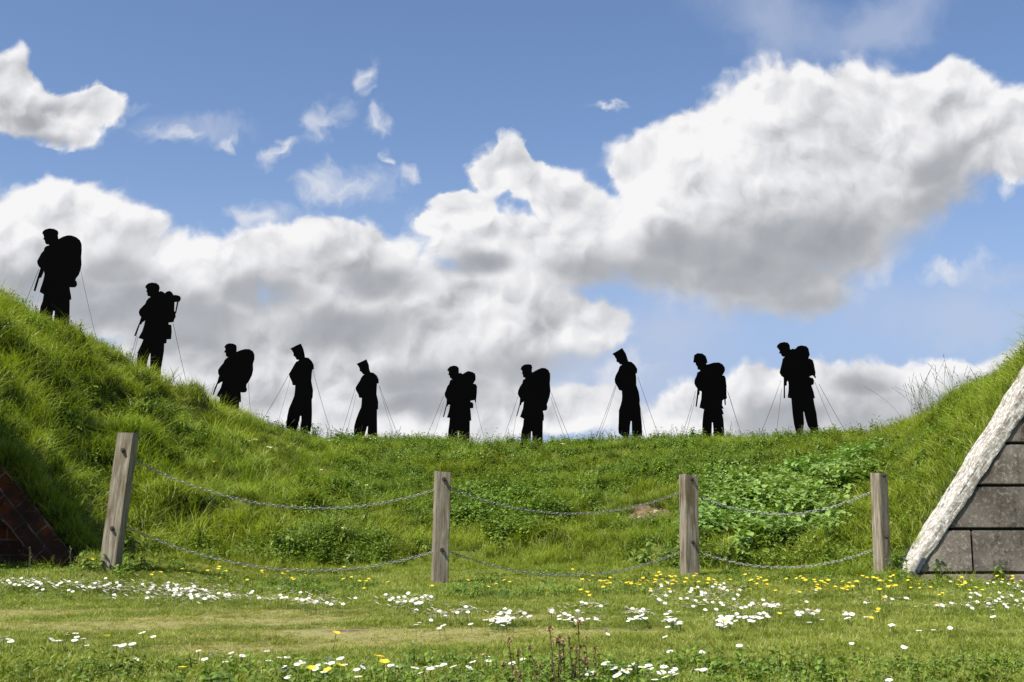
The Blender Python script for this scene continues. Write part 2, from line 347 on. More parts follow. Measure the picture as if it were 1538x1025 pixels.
def brick_material():
    m, b, pb, out = mat('old_brick', 0.9, 0.2)
    tc = b.n('ShaderNodeTexCoord'); mp = b.n('ShaderNodeMapping'); b.put(mp.inputs[0], tc.outputs['Object']); mp.inputs['Rotation'].default_value = (math.radians(90), 0, 0)
    nw = b.noise(tc.outputs['Object'], 6, 3, 0.6, col=True)
    vec = b.v('ADD', mp.outputs[0], b.v('SCALE', b.v('SUBTRACT', nw, (.5, .5, .5)), scale=0.02))
    br = b.n('ShaderNodeTexBrick'); b.put(br.inputs['Vector'], vec); br.inputs['Scale'].default_value = 1.0
    br.inputs['Brick Width'].default_value = 0.34; br.inputs['Row Height'].default_value = 0.15; br.inputs['Mortar Size'].default_value = 0.009
    br.inputs['Mortar Smooth'].default_value = 0.3; br.inputs['Bias'].default_value = -0.2
    br.inputs['Color1'].default_value = (0.13, 0.032, 0.012, 1); br.inputs['Color2'].default_value = (0.045, 0.022, 0.016, 1); br.inputs['Mortar'].default_value = (0.17, 0.14, 0.11, 1)
    n2 = b.noise(tc.outputs['Object'], 22, 6, 0.7); n1 = b.noise(tc.outputs['Object'], 3.5, 5, 0.6)
    col = b.mix(b.m('MULTIPLY', b.ss(n1, 0.38, 0.58), 0.85), br.outputs[0], (0.026, 0.018, 0.014, 1))
    col = b.mix(b.m('MULTIPLY', b.ss(n2, 0.62, 0.70), 0.7), col, (0.35, 0.33, 0.30, 1))
    b.put(pb.inputs['Base Color'], col); bump(b, pb, b.m('ADD', br.outputs['Fac'], b.m('MULTIPLY', n2, -0.6)), -0.7, 0.012)
    return m
M_BRICK = brick_material()

# ------------------------------------------------------------------ terrain
crest_px = [(0, 440), (50, 468), (100, 490), (150, 515), (200, 540), (250, 568), (300, 592), (350, 616), (400, 636), (440, 650), (500, 657), (600, 660), (700, 662), (860, 662), (960, 660), (1050, 655), (1150, 656), (1200, 655), (1250, 650), (1300, 645), (1350, 632), (1400, 607), (1450, 572), (1500, 545), (1538, 525)]
def yc_px(px): return float(np.interp(px, [0, 300, 600, 900, 1200, 1538], [21.5, 24.5, 26.5, 26.5, 25, 21.5]))
cu, cz, cy_ = [-0.75], [7.6], [20.0]
for px, py in crest_px:
    Y = yc_px(px); p = P(px, py + float(np.interp(px, [0, 300, 440, 1250, 1330, 1420, 1538], [15, 14, 9, 9, 13, 20, 38])), Y); cu.append(p.x/Y); cz.append(p.z); cy_.append(Y)
cu.append(0.7); cz.append(6.3); cy_.append(20.0)
foot_px = [(0, 687, 12.35), (45, 742, 12.35), (90, 800, 12.35), (130, 850, 12.4), (165, 862, 12.6), (300, 860, 13.2), (600, 858, 14.2), (900, 857, 14.2), (1200, 862, 13.2), (1335, 868, 12.15), (1362, 858, 12.12), (1450, 720, 12.12), (1538, 582, 12.12)]
fu, fz, fy_ = [-0.6, -0.52], [2.9, 2.6], [12.35, 12.35]
for px, py, Y in foot_px: p = P(px, py, Y); fu.append(p.x/Y); fz.append(p.z); fy_.append(Y)
fu += [0.5, 0.62]; fz += [3.1, 3.2]; fy_ += [12.12, 12.12]
U_L = P(130, 850, 12.3).x/12.3; U_R = P(1360, 858, 12.1).x/12.1
def terrain(x, y):
    x = np.asarray(x, float); y = np.asarray(y, float)
    u = x/np.maximum(y, 9.0)
    zc = np.interp(u, cu, cz); Yc = np.interp(u, cu, cy_); zb = np.interp(u, fu, fz); Yb = np.interp(u, fu, fy_)
    t = np.clip((y-Yb)/(Yc-Yb), 0, 1)
    g = 1-(1-t)**1.7
    eb = (zb-CAM_Z)/Yb; ec = (zc-CAM_Z)/Yc
    z = CAM_Z + np.clip(y, Yb, Yc)*(eb+(ec-eb)*g)
    walled = (u < U_L) | (u > U_R)
    pre = zb*sstep(y, 9.3, 1.0*Yb)
    wl = zb*np.clip((y-(Yb-0.28))/0.12, 0, 1)
    z = np.where(y < Yb, np.where(walled, wl, pre), z)
    over = np.maximum(y-Yc, 0)
    z = np.where(y > Yc, np.maximum(zc - 0.42*over**1.15/(1+0.06*over), -0.4), z)
    und = 0.03*(fbm(x, y, 2.6, 3, 5)-.5)
    bank = sstep(y, Yb+0.0, Yb+0.8) * (1-sstep(y, Yc+4, Yc+9))
    near_crest = 1-0.82*sstep(y, Yc-3.2, Yc-0.8)
    left = 1 + 1.7*sstep(-u, 0.08, 0.3)
    bum = (0.26*(fbm(x, y, 1.5, 2, 1)-.5) + 0.30*(fbm(x, y, 0.66, 2, 2)-.5) + 0.22*(fbm(x, y, 0.36, 2, 3)-.5))*left*near_crest
    far = np.hypot(x, y) > 300
    z = z + und + bum*bank
    swell = 0.14*sstep(-x, 2.2, 3.6)*sstep(y, 9.8, 11.0)*(y < 12.3)*(1-sstep(-x, 4.6, 5.4)*0.6)
    return np.where(far, -0.4, z + swell)
def axis(lo, hi, step, ext):
    a = list(np.arange(lo, hi+1e-6, step)); s = step; p = a[-1]; q = a[0]; L, R = [], []
    while p < ext: s *= 1.35; p += s; R.append(p)
    s = step
    while q > -ext: s *= 1.35; q -= s; L.append(q)
    return np.array(L[::-1]+a+R)
gx = axis(-13, 13, 0.085, 5000)
gy = axis(2.0, 31, 0.085, 5000)
GX, GY = np.meshgrid(gx, gy); GZ = terrain(GX, GY)
def zat(x, y):
    x = np.asarray(x, float); y = np.asarray(y, float)
    i = np.clip(np.searchsorted(gx, x)-1, 0, len(gx)-2); j = np.clip(np.searchsorted(gy, y)-1, 0, len(gy)-2)
    fx = (x-gx[i])/(gx[i+1]-gx[i]); fy = (y-gy[j])/(gy[j+1]-gy[j])
    return (GZ[j, i]*(1-fx)+GZ[j, i+1]*fx)*(1-fy)+(GZ[j+1, i]*(1-fx)+GZ[j+1, i+1]*fx)*fy
def ground_at(px, py, lift=0.0, y0=2.5, y1=34):
    d = raydir(px, py); ys = np.linspace(y0, y1, 1600); ts = ys/d.y
    X = d.x*ts; Zr = CAM_Z + d.z*ts; zz = zat(X, ys)+lift
    k = np.argmax(zz >= Zr)
    if zz[k] < Zr[k]: return None
    return Vector((X[k], ys[k], float(zz[k]-lift)))
def pix_of(x, y, z):                   # vectorised projection
    qz = z-CAM_Z; d = y*math.cos(PITCH)+qz*math.sin(PITCH); up = -y*math.sin(PITCH)+qz*math.cos(PITCH)
    return W_PX/2+F_PX*x/d, H_PX/2-F_PX*up/d
ny, nx = GX.shape
verts = np.stack([GX.ravel(), GY.ravel(), GZ.ravel()], 1)
idx = np.arange(nx*ny).reshape(ny, nx)
quads = np.stack([idx[:-1, :-1].ravel(), idx[:-1, 1:].ravel(), idx[1:, 1:].ravel(), idx[1:, :-1].ravel()], 1)
me = bpy.data.meshes.new('ground'); me.vertices.add(len(verts)); me.vertices.foreach_set('co', verts.ravel())
me.loops.add(len(quads)*4); me.loops.foreach_set('vertex_index', quads.ravel().astype(np.int32))
me.polygons.add(len(quads)); me.polygons.foreach_set('loop_start', np.arange(0, len(quads)*4, 4, dtype=np.int32))
me.polygons.foreach_set('use_smooth', np.ones(len(quads), bool))
me.materials.append(M_GROUND); me.update(calc_edges=True)
def worn_amount(x, y):
    """how trodden the turf is: a path across the foreground, more so to the left"""
    band = sstep(y, 5.1, 6.2)*(1-sstep(y, 8.3, 9.8)); side = 0.45+0.55*(1-sstep(x, -1.0, 1.6))
    spots = np.exp(-(((x+1.0)/0.42)**2+((y-6.9)/0.22)**2)) + 0.8*np.exp(-(((x+2.3)/1.0)**2+((y-7.6)/0.45)**2)) + 0.7*np.exp(-(((x+3.6)/0.7)**2+((y-8.2)/0.5)**2)) + 0.45*np.exp(-(((x-0.0)/1.0)**2+((y-6.9)/0.4)**2))
    return np.clip(band*side*(1.5*fbm(x, y*2.2, 1.1, 4, 31)-0.48) + spots*0.75*(0.3+1.1*fbm(x, y*1.6, .5, 3, 33)), 0, 1)
g_red = ground_at(975, 778); HOLE = g_red
def red_amount(x, y): return (np.exp(-(((x-g_red.x)/0.34)**2+((y-g_red.y)/0.5)**2))+0.8*np.exp(-(((x-g_red.x-0.75)/0.3)**2+((y-g_red.y-.1)/0.4)**2)))*(0.55+0.9*fbm(x, y, 0.35, 3, 19))
a = me.attributes.new('bare', 'FLOAT', 'POINT'); a.data.foreach_set('value', np.clip(worn_amount(verts[:, 0], verts[:, 1])*1.0, 0, 1).astype(np.float32))
a = me.attributes.new('red_earth', 'FLOAT', 'POINT')
a.data.foreach_set('value', np.clip(red_amount(verts[:, 0], verts[:, 1])*1.2 + 0.55*np.exp(-(((verts[:, 0]+0.95)/0.26)**2+((verts[:, 1]-7.0)/0.20)**2)), 0, 1).astype(np.float32))
ground = bpy.data.objects.new('ground', me); C.objects.link(ground); tag(ground, kind='structure')

# ------------------------------------------------------------------ grass clumps, instanced on the ground
def clump(name, n, hmin, hmax, wid, spread, lean, m, segs=3, curl=0.5, wide=None, seed=0):
    r = np.random.default_rng(seed); V, Fc, UV = [], [], []
    for i in range(n):
        a = r.uniform(0, 2*math.pi); d = spread*math.sqrt(r.uniform(0, 1)); bx, by = d*math.cos(a), d*math.sin(a)
        h = r.uniform(hmin, hmax); la = a*0.5+r.uniform(-1.6, 1.6); ln = lean*r.uniform(0.3, 1.3); w = wid*r.uniform(0.7, 1.3)
        fa = r.uniform(0, math.pi); wx, wy = math.cos(fa)*w/2, math.sin(fa)*w/2; tone = r.uniform(0, 1); b0 = len(V)
        for s in range(segs+1):
            t = s/segs; off = ln*h*(t**(1+curl)); z = h*(t - 0.35*ln*t*t*t)
            x = bx+math.cos(la)*off; y = by+math.sin(la)*off
            ww = (1-t**1.6) if wide is None else math.sin(math.pi*min(1, t*0.9+0.1))
            if s < segs: V += [(x-wx*ww, y-wy*ww, z), (x+wx*ww, y+wy*ww, z)]; UV += [(tone, t), (tone, t)]
            else: V += [(x, y, z)]; UV += [(tone, 1)]
        for s in range(segs-1): k = b0+2*s; Fc.append((k, k+1, k+3, k+2))
        k = b0+2*(segs-1); Fc.append((k, k+1, k+2))
    return mesh_obj(name, V, Fc, m, uv=UV, link=False)
def leafy(name, stems, hmin, hmax, leaf, m, spread, seed=0, pairs=4, flat=0.5, wratio=0.55):
    """stems carrying ovate leaves"""
    r = np.random.default_rng(seed); V, Fc, UV = [], [], []
    for i in range(stems):
        a = r.uniform(0, 6.28); d = spread*math.sqrt(r.uniform()); bx, by = d*math.cos(a), d*math.sin(a); h = r.uniform(hmin, hmax)
        lx, ly = r.normal(0, .15, 2)*h
        for k in range(pairs):
            t = (k+1)/pairs; zz = h*t; cx, cy = bx+lx*t, by+ly*t
            for s in (0, 1):
                an = k*1.57+s*math.pi+r.uniform(-.5, .5); L = leaf*r.uniform(0.7, 1.25)*(1.1-0.3*t); el = r.uniform(-0.35, flat)
                dx, dy, dz = math.cos(an)*math.cos(el), math.sin(an)*math.cos(el), math.sin(el); sx, sy = -math.sin(an), math.cos(an)
                tilt = r.uniform(-.3, .3); tone = r.uniform(); b0 = len(V); w = L*wratio/2
                prof = [(0.0, 0.12), (0.3, 1.0), (0.65, 0.8), (1.0, 0.0)]
                for (q, ww) in prof:
                    sag = -0.35*L*q*q
                    px_, py_, pz_ = cx+dx*L*q, cy+dy*L*q, zz+dz*L*q+sag
                    if ww > 0:
                        V += [(px_-sx*w*ww, py_-sy*w*ww, pz_+w*ww*(0.25-tilt)), (px_, py_, pz_), (px_+sx*w*ww, py_+sy*w*ww, pz_+w*ww*(0.25+tilt))]; UV += [(tone, q)]*3
                    else: V.append((px_, py_, pz_)); UV.append((tone, 1))
                for s2 in range(2):
                    o = b0+3*s2; Fc += [(o, o+1, o+4, o+3), (o+1, o+2, o+5, o+4)]
                o = b0+6; Fc += [(o, o+1, o+3), (o+1, o+2, o+3)]
        w = 0.004; b0 = len(V); V += [(bx-w, by, 0), (bx+w, by, 0), (bx+lx, by+ly, h)]; UV += [(.5, 0), (.5, 0), (.5, .5)]; Fc.append((b0, b0+1, b0+2))
    return mesh_obj(name, V, Fc, m, uv=UV, link=False)
def seedgrass(name, n, hmin, hmax, m, spread=0.12, seed=0, headlen=0.25, w=0.006, hw=0.02, lean=0.25):
    r = np.random.default_rng(seed); V, Fc, UV = [], [], []
    for i in range(n):
        a = r.uniform(0, 6.28); d = spread*r.uniform(); bx, by = d*math.cos(a), d*math.sin(a); h = r.uniform(hmin, hmax)
        la = r.uniform(0, 6.28); ln = r.uniform(0, lean)*h; tone = r.uniform(); pts = []
        for s in range(6):
            t = s/5; pts.append((bx+math.cos(la)*ln*t*t, by+math.sin(la)*ln*t*t, h*t))
        for s in range(5):
            b0 = len(V); p, q = pts[s], pts[s+1]
            V += [(p[0]-w/2, p[1], p[2]), (p[0]+w/2, p[1], p[2]), (q[0]+w/2, q[1], q[2]), (q[0]-w/2, q[1], q[2])]; UV += [(tone, s/5)]*2+[(tone, (s+1)/5)]*2; Fc.append((b0, b0+1, b0+2, b0+3))
        for k in range(9):
            t = 1-headlen*(k/8); j = min(4, int(t*5)); f = t*5-j; p = [pts[j][c]*(1-f)+pts[min(5, j+1)][c]*f for c in range(3)]
            an = r.uniform(0, 6.28); L = hw*r.uniform(.6, 1.4); b0 = len(V)
            V += [(p[0], p[1]-.002, p[2]-L*.7), (p[0]+math.cos(an)*L*.6, p[1]+math.sin(an)*L*.6, p[2]+L*.3), (p[0], p[1], p[2]+L*.7)]; UV += [(tone, 1)]*3; Fc.append((b0, b0+1, b0+2))
    return mesh_obj(name, V, Fc, m, uv=UV, link=False)

def scatter(name, protos, pts, scl, rotz, tilt, label, cat):
    """stuff: clumps instanced at the given points by one geometry-nodes object"""
    n = len(pts); col = bpy.data.collections.new(name+'_clumps')
    for i, p in enumerate(protos): p.name = name+'_clump_%02d' % i; col.objects.link(p)
    me = bpy.data.meshes.new(name); me.vertices.add(n); me.vertices.foreach_set('co', np.asarray(pts, np.float32).ravel())
    A = me.attributes.new('scl', 'FLOAT', 'POINT'); A.data.foreach_set('value', np.asarray(scl, np.float32))
    A = me.attributes.new('idx', 'INT', 'POINT'); A.data.foreach_set('value', rng.integers(0, len(protos), n).astype(np.int32))
    # euler: tilt applied after the turn, so write it as a vector (x tilt, y tilt, turn)
    A = me.attributes.new('rot', 'FLOAT_VECTOR', 'POINT'); A.data.foreach_set('vector', np.stack([tilt[0], tilt[1], rotz], 1).astype(np.float32).ravel())
    o = bpy.data.objects.new(name, me); C.objects.link(o)
    g = bpy.data.node_groups.new(name+'_scatter', 'GeometryNodeTree')
    g.interface.new_socket('Geometry', in_out='INPUT', socket_type='NodeSocketGeometry'); g.interface.new_socket('Geometry', in_out='OUTPUT', socket_type='NodeSocketGeometry')
    N = g.nodes; L = g.links; gi = N.new('NodeGroupInput'); go = N.new('NodeGroupOutput')
    ci = N.new('GeometryNodeCollectionInfo'); ci.inputs['Collection'].default_value = col; ci.inputs['Separate Children'].default_value = True; ci.inputs['Reset Children'].default_value = True
    ip = N.new('GeometryNodeInstanceOnPoints'); ip.inputs['Pick Instance'].default_value = True
    def na(nm, ty):
        a = N.new('GeometryNodeInputNamedAttribute'); a.data_type = ty; a.inputs['Name'].default_value = nm; return a.outputs['Attribute']
    er = N.new('FunctionNodeEulerToRotation'); L.new(na('rot', 'FLOAT_VECTOR'), er.inputs[0])
    L.new(gi.outputs[0], ip.inputs['Points']); L.new(ci.outputs[0], ip.inputs['Instance']); L.new(na('idx', 'INT'), ip.inputs['Instance Index'])
    L.new(er.outputs[0], ip.inputs['Rotation']); L.new(na('scl', 'FLOAT'), ip.inputs['Scale']); L.new(ip.outputs[0], go.inputs[0])
    md = o.modifiers.new('scatter', 'NODES'); md.node_group = g
    tag(o, label, cat, kind='stuff'); return o

def sample(n, x0, x1, y0, y1, margin=60):
    """random ground points that could be seen from around the photo's place"""
    x = rng.uniform(x0, x1, n); y = rng.uniform(y0, y1, n); ok = np.abs(x) < y*0.445+0.5
    x, y = x[ok], y[ok]; return x, y, zat(x, y)
def footY(x, y): return np.interp(x/np.maximum(y, 9), fu, fy_)
def crestY(x, y): return np.interp(x/np.maximum(y, 9), cu, cy_)
def in_wall(x, y):
    u = x/np.maximum(y, 1e-3)
    return ((u < U_L-0.002) & (y < 12.16) & (y > 11.9)) | ((u > U_R+0.002) & (y < 12.0) & (y > 11.72)) | ((x > 3.7) & (y < 12.0) & (y > 11.75)) | ((x < -4.25) & (y < 12.16) & (y > 11.95))
PATCH_N = [(760, 795, 75, 42), (715, 780, 45, 30), (820, 790, 40, 25)]      # dark leafy weeds
PATCH_D = [(1070, 788, 42, 42), (1120, 761, 60, 32), (1190, 761, 70, 35), (1260, 731, 55, 22), (1150, 816, 60, 22), (1290, 706, 35, 12), (1230, 796, 45, 30)]   # pale broad leaves
def in_patch(px, py, patches):
    r = np.full(px.shape, 9.0)
    for (cx, cy, rx, ry) in patches: r = np.minimum(r, np.hypot((px-cx)/rx, (py-cy)/ry))
    return r
# long bank grass
x, y, z = sample(60000, -12.5, 12.5, 11.0, 29.5); fy = footY(x, y); cyv = crestY(x, y)
px, py = pix_of(x, y, z)
keep = (y > fy-0.9) & (y < cyv+2.2) & ~in_wall(x, y) & (red_amount(x, y) < 0.40+0.45*rng.random(len(x)))
keep &= (in_patch(px, py, PATCH_D) > 0.7) | (rng.random(len(x)) < 0.5)
dens = np.clip(0.40 + 2.4*(fbm(x, y, 0.6, 3, 41)-0.42), 0.12, 1.0)*np.where(y > 17, 0.8, 1.0)
keep &= rng.random(len(x)) < dens
x, y, z = x[keep], y[keep], z[keep]; cyv = crestY(x, y); fy = fy[keep]
sc = 0.28 + 1.15*fbm(x, y, 0.7, 3, 51) ; sc *= 1-0.28*sstep(y, cyv-3.0, cyv-0.5); sc *= 0.55+0.45*sstep(y, fy-0.6, fy+0.8)
u = x/y; sc *= 1+0.35*sstep(-u, 0.1, 0.3)+0.15*sstep(u, 0.2, 0.35)
# the blades lie over with the wind and downhill, patch by patch
wa = 2*math.pi*fbm(x, y, 2.4, 2, 61)*1.2-1.0
lf = sstep(-u, 0.02, 0.25); tx = (0.25+0.3*lf)*(fbm(x, y, 0.9, 2, 71)-.5)*2 + rng.normal(0, .18, len(x)); ty = 0.10+0.12*lf + (0.3+0.3*lf)*(fbm(x, y, 0.8, 2, 81)-.5)*2 + rng.normal(0, .18, len(x))
ed = []
for k in range(190):
    f = rng.random()
    q_ = P(135-150*f, 850-178*f-rng.uniform(-6, 6), 12.03); ed.append((q_.x+rng.uniform(.0, .12), 12.08+rng.uniform(-.06, .08), q_.z+rng.uniform(-.06, .0)))
ed = np.array(ed); x = np.r_[x, ed[:, 0]]; y = np.r_[y, ed[:, 1]]; z = np.r_[z, ed[:, 2]]
sc = np.r_[sc, rng.uniform(.5, 1.0, 190)]; tx = np.r_[tx, rng.normal(0, .3, 190)]; ty = np.r_[ty, rng.uniform(-.2, .4, 190)]
tx, ty = ty*0.6+0.25, tx    # euler x brings the tips forward, euler y sideways
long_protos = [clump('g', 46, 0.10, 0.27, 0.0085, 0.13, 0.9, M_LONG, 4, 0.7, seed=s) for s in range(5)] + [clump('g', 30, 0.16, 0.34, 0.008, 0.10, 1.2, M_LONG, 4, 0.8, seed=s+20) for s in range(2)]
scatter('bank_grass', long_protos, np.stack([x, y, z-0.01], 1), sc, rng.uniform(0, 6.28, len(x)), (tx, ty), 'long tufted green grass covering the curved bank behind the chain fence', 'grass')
# bright clover and weeds among it
x, y, z = sample(30000, -12, 12, 12.2, 27.5); fy = footY(x, y); cyv = crestY(x, y)
w = fbm(x, y, 1.6, 3, 91); keep = (y > fy) & (y < cyv+0.4) & ~in_wall(x, y) & (w > 0.36+0.34*rng.random(len(x))) & (rng.random(len(x)) < 0.8) & (red_amount(x, y) < 0.3); x, y, z = x[keep], y[keep], z[keep]
scatter('bank_weeds', [leafy('w', 7, 0.08, 0.22, 0.036+0.008*s, M_LEAF, 0.13, seed=s, pairs=5, wratio=.35+.1*(s%3)) for s in range(5)], np.stack([x, y, z], 1), rng.uniform(0.7, 1.3, len(x)), rng.uniform(0, 6.28, len(x)), (rng.normal(0, .15, len(x)), rng.normal(0, .15, len(x))), 'low leafy weeds mixed into the long grass of the bank', 'weeds')
# the two leafy patches
def patch(name, patches, n, protos, label, smin, smax):
    x, y, z = sample(n, -3, 8, 12.5, 25); px, py = pix_of(x, y, z); r = in_patch(px, py, patches)
    r = r + (fbm(x, y, 0.7, 3, 151)-.5)*1.3; keep = (r < 1.05) & (rng.random(len(r)) < 0.9-r*0.7) & (y > footY(x, y)-0.1) & (red_amount(x, y) < 0.35)
    x, y, z = x[keep], y[keep], z[keep]
    scatter(name, protos, np.stack([x, y, z], 1), rng.uniform(smin, smax, len(x)), rng.uniform(0, 6.28, len(x)), (rng.normal(0.1, .12, len(x)), rng.normal(0, .12, len(x))), label, 'weeds')
patch('nettle_patch', PATCH_N, 26000, [leafy('n', 5, 0.10, 0.32, 0.045+0.012*s, M_LEAF, 0.14, seed=s+50, pairs=5, wratio=.6) for s in range(4)], 'dark green patch of leafy nettles between the second and third fence posts', 0.8, 1.3)
patch('broad_leaf_patch', PATCH_D, 26000, [leafy('d', 5, 0.10, 0.34, 0.06+0.022*s, M_DOCK, 0.15, seed=s+70, pairs=3, flat=0.8, wratio=.75) for s in range(4)], 'pale green patch of broad leaved plants between the third and fourth fence posts', 0.7, 1.25)
# lawn
x, y, z = sample(52000, -7, 7, 3.0, 14.6); fy = footY(x, y)
wo = worn_amount(x, y); keep = (y < fy+0.35) & ~in_wall(x, y) & ~((x/y < U_L) & (y > 12)) & ~((x/y > U_R) & (y > 11.75)) & (rng.random(len(x)) < 1.0-0.45*wo-0.8*np.exp(-(((x+1.0)/0.26)**2+((y-7.0)/0.22)**2))) & (rng.random(len(x)) < np.clip(1.35-y*0.055, .35, 1))
x, y, z, wo, fy = x[keep], y[keep], z[keep], wo[keep], fy[keep]
tall = np.clip(0.45*sstep(y, 9.2, 10.6) + 0.3*(1-sstep(y, 4.9, 5.6)) , 0, 1)*(1-wo)
ws = wo > 0.30 + 0.25*rng.random(len(x))
sc = (0.55+0.5*fbm(x, y, 0.6, 3, 101))*(1+1.0*tall) * (1-0.45*wo)
def sel(mk): return np.stack([x[mk], y[mk], z[mk]-0.003], 1), sc[mk], rng.uniform(0, 6.28, mk.sum()), (rng.normal(0, .12, mk.sum()), rng.normal(0.06, .12, mk.sum()))
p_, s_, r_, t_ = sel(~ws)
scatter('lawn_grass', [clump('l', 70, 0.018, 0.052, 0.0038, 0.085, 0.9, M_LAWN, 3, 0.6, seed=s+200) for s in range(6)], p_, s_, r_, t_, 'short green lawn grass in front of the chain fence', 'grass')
p_, s_, r_, t_ = sel(ws)
scatter('worn_grass', [clump('l', 55, 0.012, 0.045, 0.0042, 0.085, 1.2, M_WORN, 3, 0.6, seed=s+300) for s in range(4)], p_, s_, r_, t_, 'thin trodden yellowish turf along the path in the foreground', 'grass')
# weeds in the lawn: clover along the bottom edge and the fence line
x, y, z = sample(9000, -6, 6, 3.6, 13); w = fbm(x, y, 0.8, 3, 131)
keep = (((y < 5.2) & (w > 0.48)) | ((y > 9.7) & (y < footY(x, y)+.2) & (w > 0.5) & (rng.random(len(x)) < .6))) & ~in_wall(x, y) & ~((x/y < U_L) & (y > 11.95)) & ~((x/y > U_R) & (y > 11.75)); x, y, z = x[keep], y[keep], z[keep]
scatter('clover', [leafy('c', 7, 0.02, 0.07, 0.022, M_LEAF, 0.07, seed=s+400, pairs=2, wratio=.8) for s in range(4)], np.stack([x, y, z], 1), rng.uniform(0.8, 1.5, len(x)), rng.uniform(0, 6.28, len(x)), (rng.normal(0, .1, len(x)), rng.normal(0, .1, len(x))), 'low clover and small leaves in the lawn', 'clover')
# thin seed stems and small weeds standing on the crest
n = 1500; uu = rng.uniform(-0.44, 0.44, n); yy = np.interp(uu, cu, cy_)+rng.uniform(-1.0, 0.8, n); xx = uu*yy; ww = fbm(xx, yy, 1.2, 3, 141)
keep = ww > 0.44; xx, yy = xx[keep], yy[keep]; n = len(xx)
scatter('crest_weeds', [seedgrass('s', 3, 0.12, 0.36, M_SEED, 0.10, seed=s+500, w=0.005, hw=0.013, lean=0.5) for s in range(5)] + [leafy('s', 2, 0.14, 0.32, 0.05, M_LEAF, 0.05, seed=s+520, pairs=5) for s in range(3)], np.stack([xx, yy, zat(xx, yy)], 1), rng.uniform(0.6, 1.3, n), rng.uniform(0, 6.28, n), (rng.normal(0, .15, n), rng.normal(0.05, .15, n)), 'thin seed stems and small weeds standing along the crest of the bank', 'weeds')

# ------------------------------------------------------------------ the silhouettes
FIG = []
def fig(kind, org, k, A, R=None, Cc=None, Pk=None, E=None, X=None, Y=22, wires=(), label=''): FIG.append(dict(kind=kind, org=org, k=k, A=A, R=R, C=Cc, P=Pk, E=E, X=X, Y=Y, wires=wires, label=label))
fig('soldier_silhouette', (30, 330), 6.03,
 [(200,125),(212,138),(214,150),(218,163),(209,178),(222,184),(226,198),(230,215),(240,224),(262,226),(262,234),(238,240),(222,255),(215,280),(190,310),(172,345),(155,375),(158,400),(170,425),(185,440)],
 [(172,480),(150,550),(135,600),(123,645),(136,650),(152,600),(172,530),(190,524),(205,490)],
 [(215,460),(222,500),(212,545),(195,600),(175,655),(215,678),(205,740),(185,790),(178,850),(176,960),(283,1010),(286,930),(290,880),(300,825),(315,830),(308,900),(305,1010),(425,1080),(440,950),(445,900),(447,800),(448,728),(462,722),(460,690),(450,640),(447,612)],
 [(470,614),(500,612),(515,590),(510,560),(500,550),(505,530),(530,500),(548,450),(555,400),(552,340),(557,270),(555,220),(540,185),(510,160),(470,145),(430,143),(390,155)],
 [(345,178),(340,140),(346,122),(338,100),(310,85),(270,80),(235,87),(210,103)], Y=21.3,
 wires=[((58,404),(30,455),.7),((65,413),(48,470),-.4),((121,407),(157,518),-.4)],
 label='flat black soldier in beret with tall round pack, the largest, highest on the left slope')
fig('soldier_silhouette', (190, 410), 6.83,
 [(192,150),(205,165),(208,178),(200,192),(212,200),(212,215),(216,236),(240,242),(245,250),(225,262),(205,285),(190,320),(160,350),(135,375),(125,405),(133,435),(150,455)],
 [(132,510),(105,575),(78,645),(90,650),(115,590),(135,530),(150,528),(162,500),(178,475)],
 [(190,485),(180,540),(160,600),(122,668),(172,685),(150,740),(120,800),(110,860),(106,890),(104,1000),(205,1040),(208,930),(222,870),(238,825),(245,822),(245,880),(236,1040),(345,1100),(352,980),(368,890),(382,800),(385,725),(408,722),(410,682)],
 [(455,680),(462,600),(458,535),(430,530),(430,510),(480,505),(490,470),(502,455),(500,400),(488,392),(490,300),(545,293),(557,262),(545,238),(510,228),(480,228),(465,200),(440,185),(410,195),(392,210),(375,195),(350,187)],
 [(330,198),(338,150),(330,125),(305,106),(260,100),(225,108),(200,128)],
 X=[[(496,420),(508,410),(532,296),(518,296)]], Y=23.0,
 wires=[((206,500),(190,536),.6),((207,505),(197,540),-.4),((260,486),(288,574),.5)],
 label='flat black soldier whose square pack carries a bedroll, second from the left')
fig('soldier_silhouette', (310, 500), 7.89,
 [(210,170),(225,185),(222,210),(207,230),(228,238),(230,270),(245,288),(262,290),(240,300),(215,325),(200,360),(165,400),(138,440),(138,480),(150,510)],
 [(130,580),(95,660),(72,738),(82,740),(105,680),(135,603),(150,605),(168,575),(185,550)],
 [(190,580),(170,650),(122,742),(160,775),(152,850),(148,990),(250,1060),(262,920),(274,1060),(372,1100),(380,900),(388,822),(408,822),(408,760),(403,707)],
 [(445,708),(470,700),(480,670),(470,640),(475,610),(500,580),(540,500),(552,440),(550,370),(568,310),(568,260),(550,220),(510,195),(460,193),(410,205)],
 [(355,228),(357,170),(350,145),(320,130),(270,125),(235,138)], Y=24.0,
 wires=[((322,576),(312,600),.5),((373,576),(378,622),-.4)],
 label='flat black soldier sunk to his knees in grass low on the left slope, round pack')
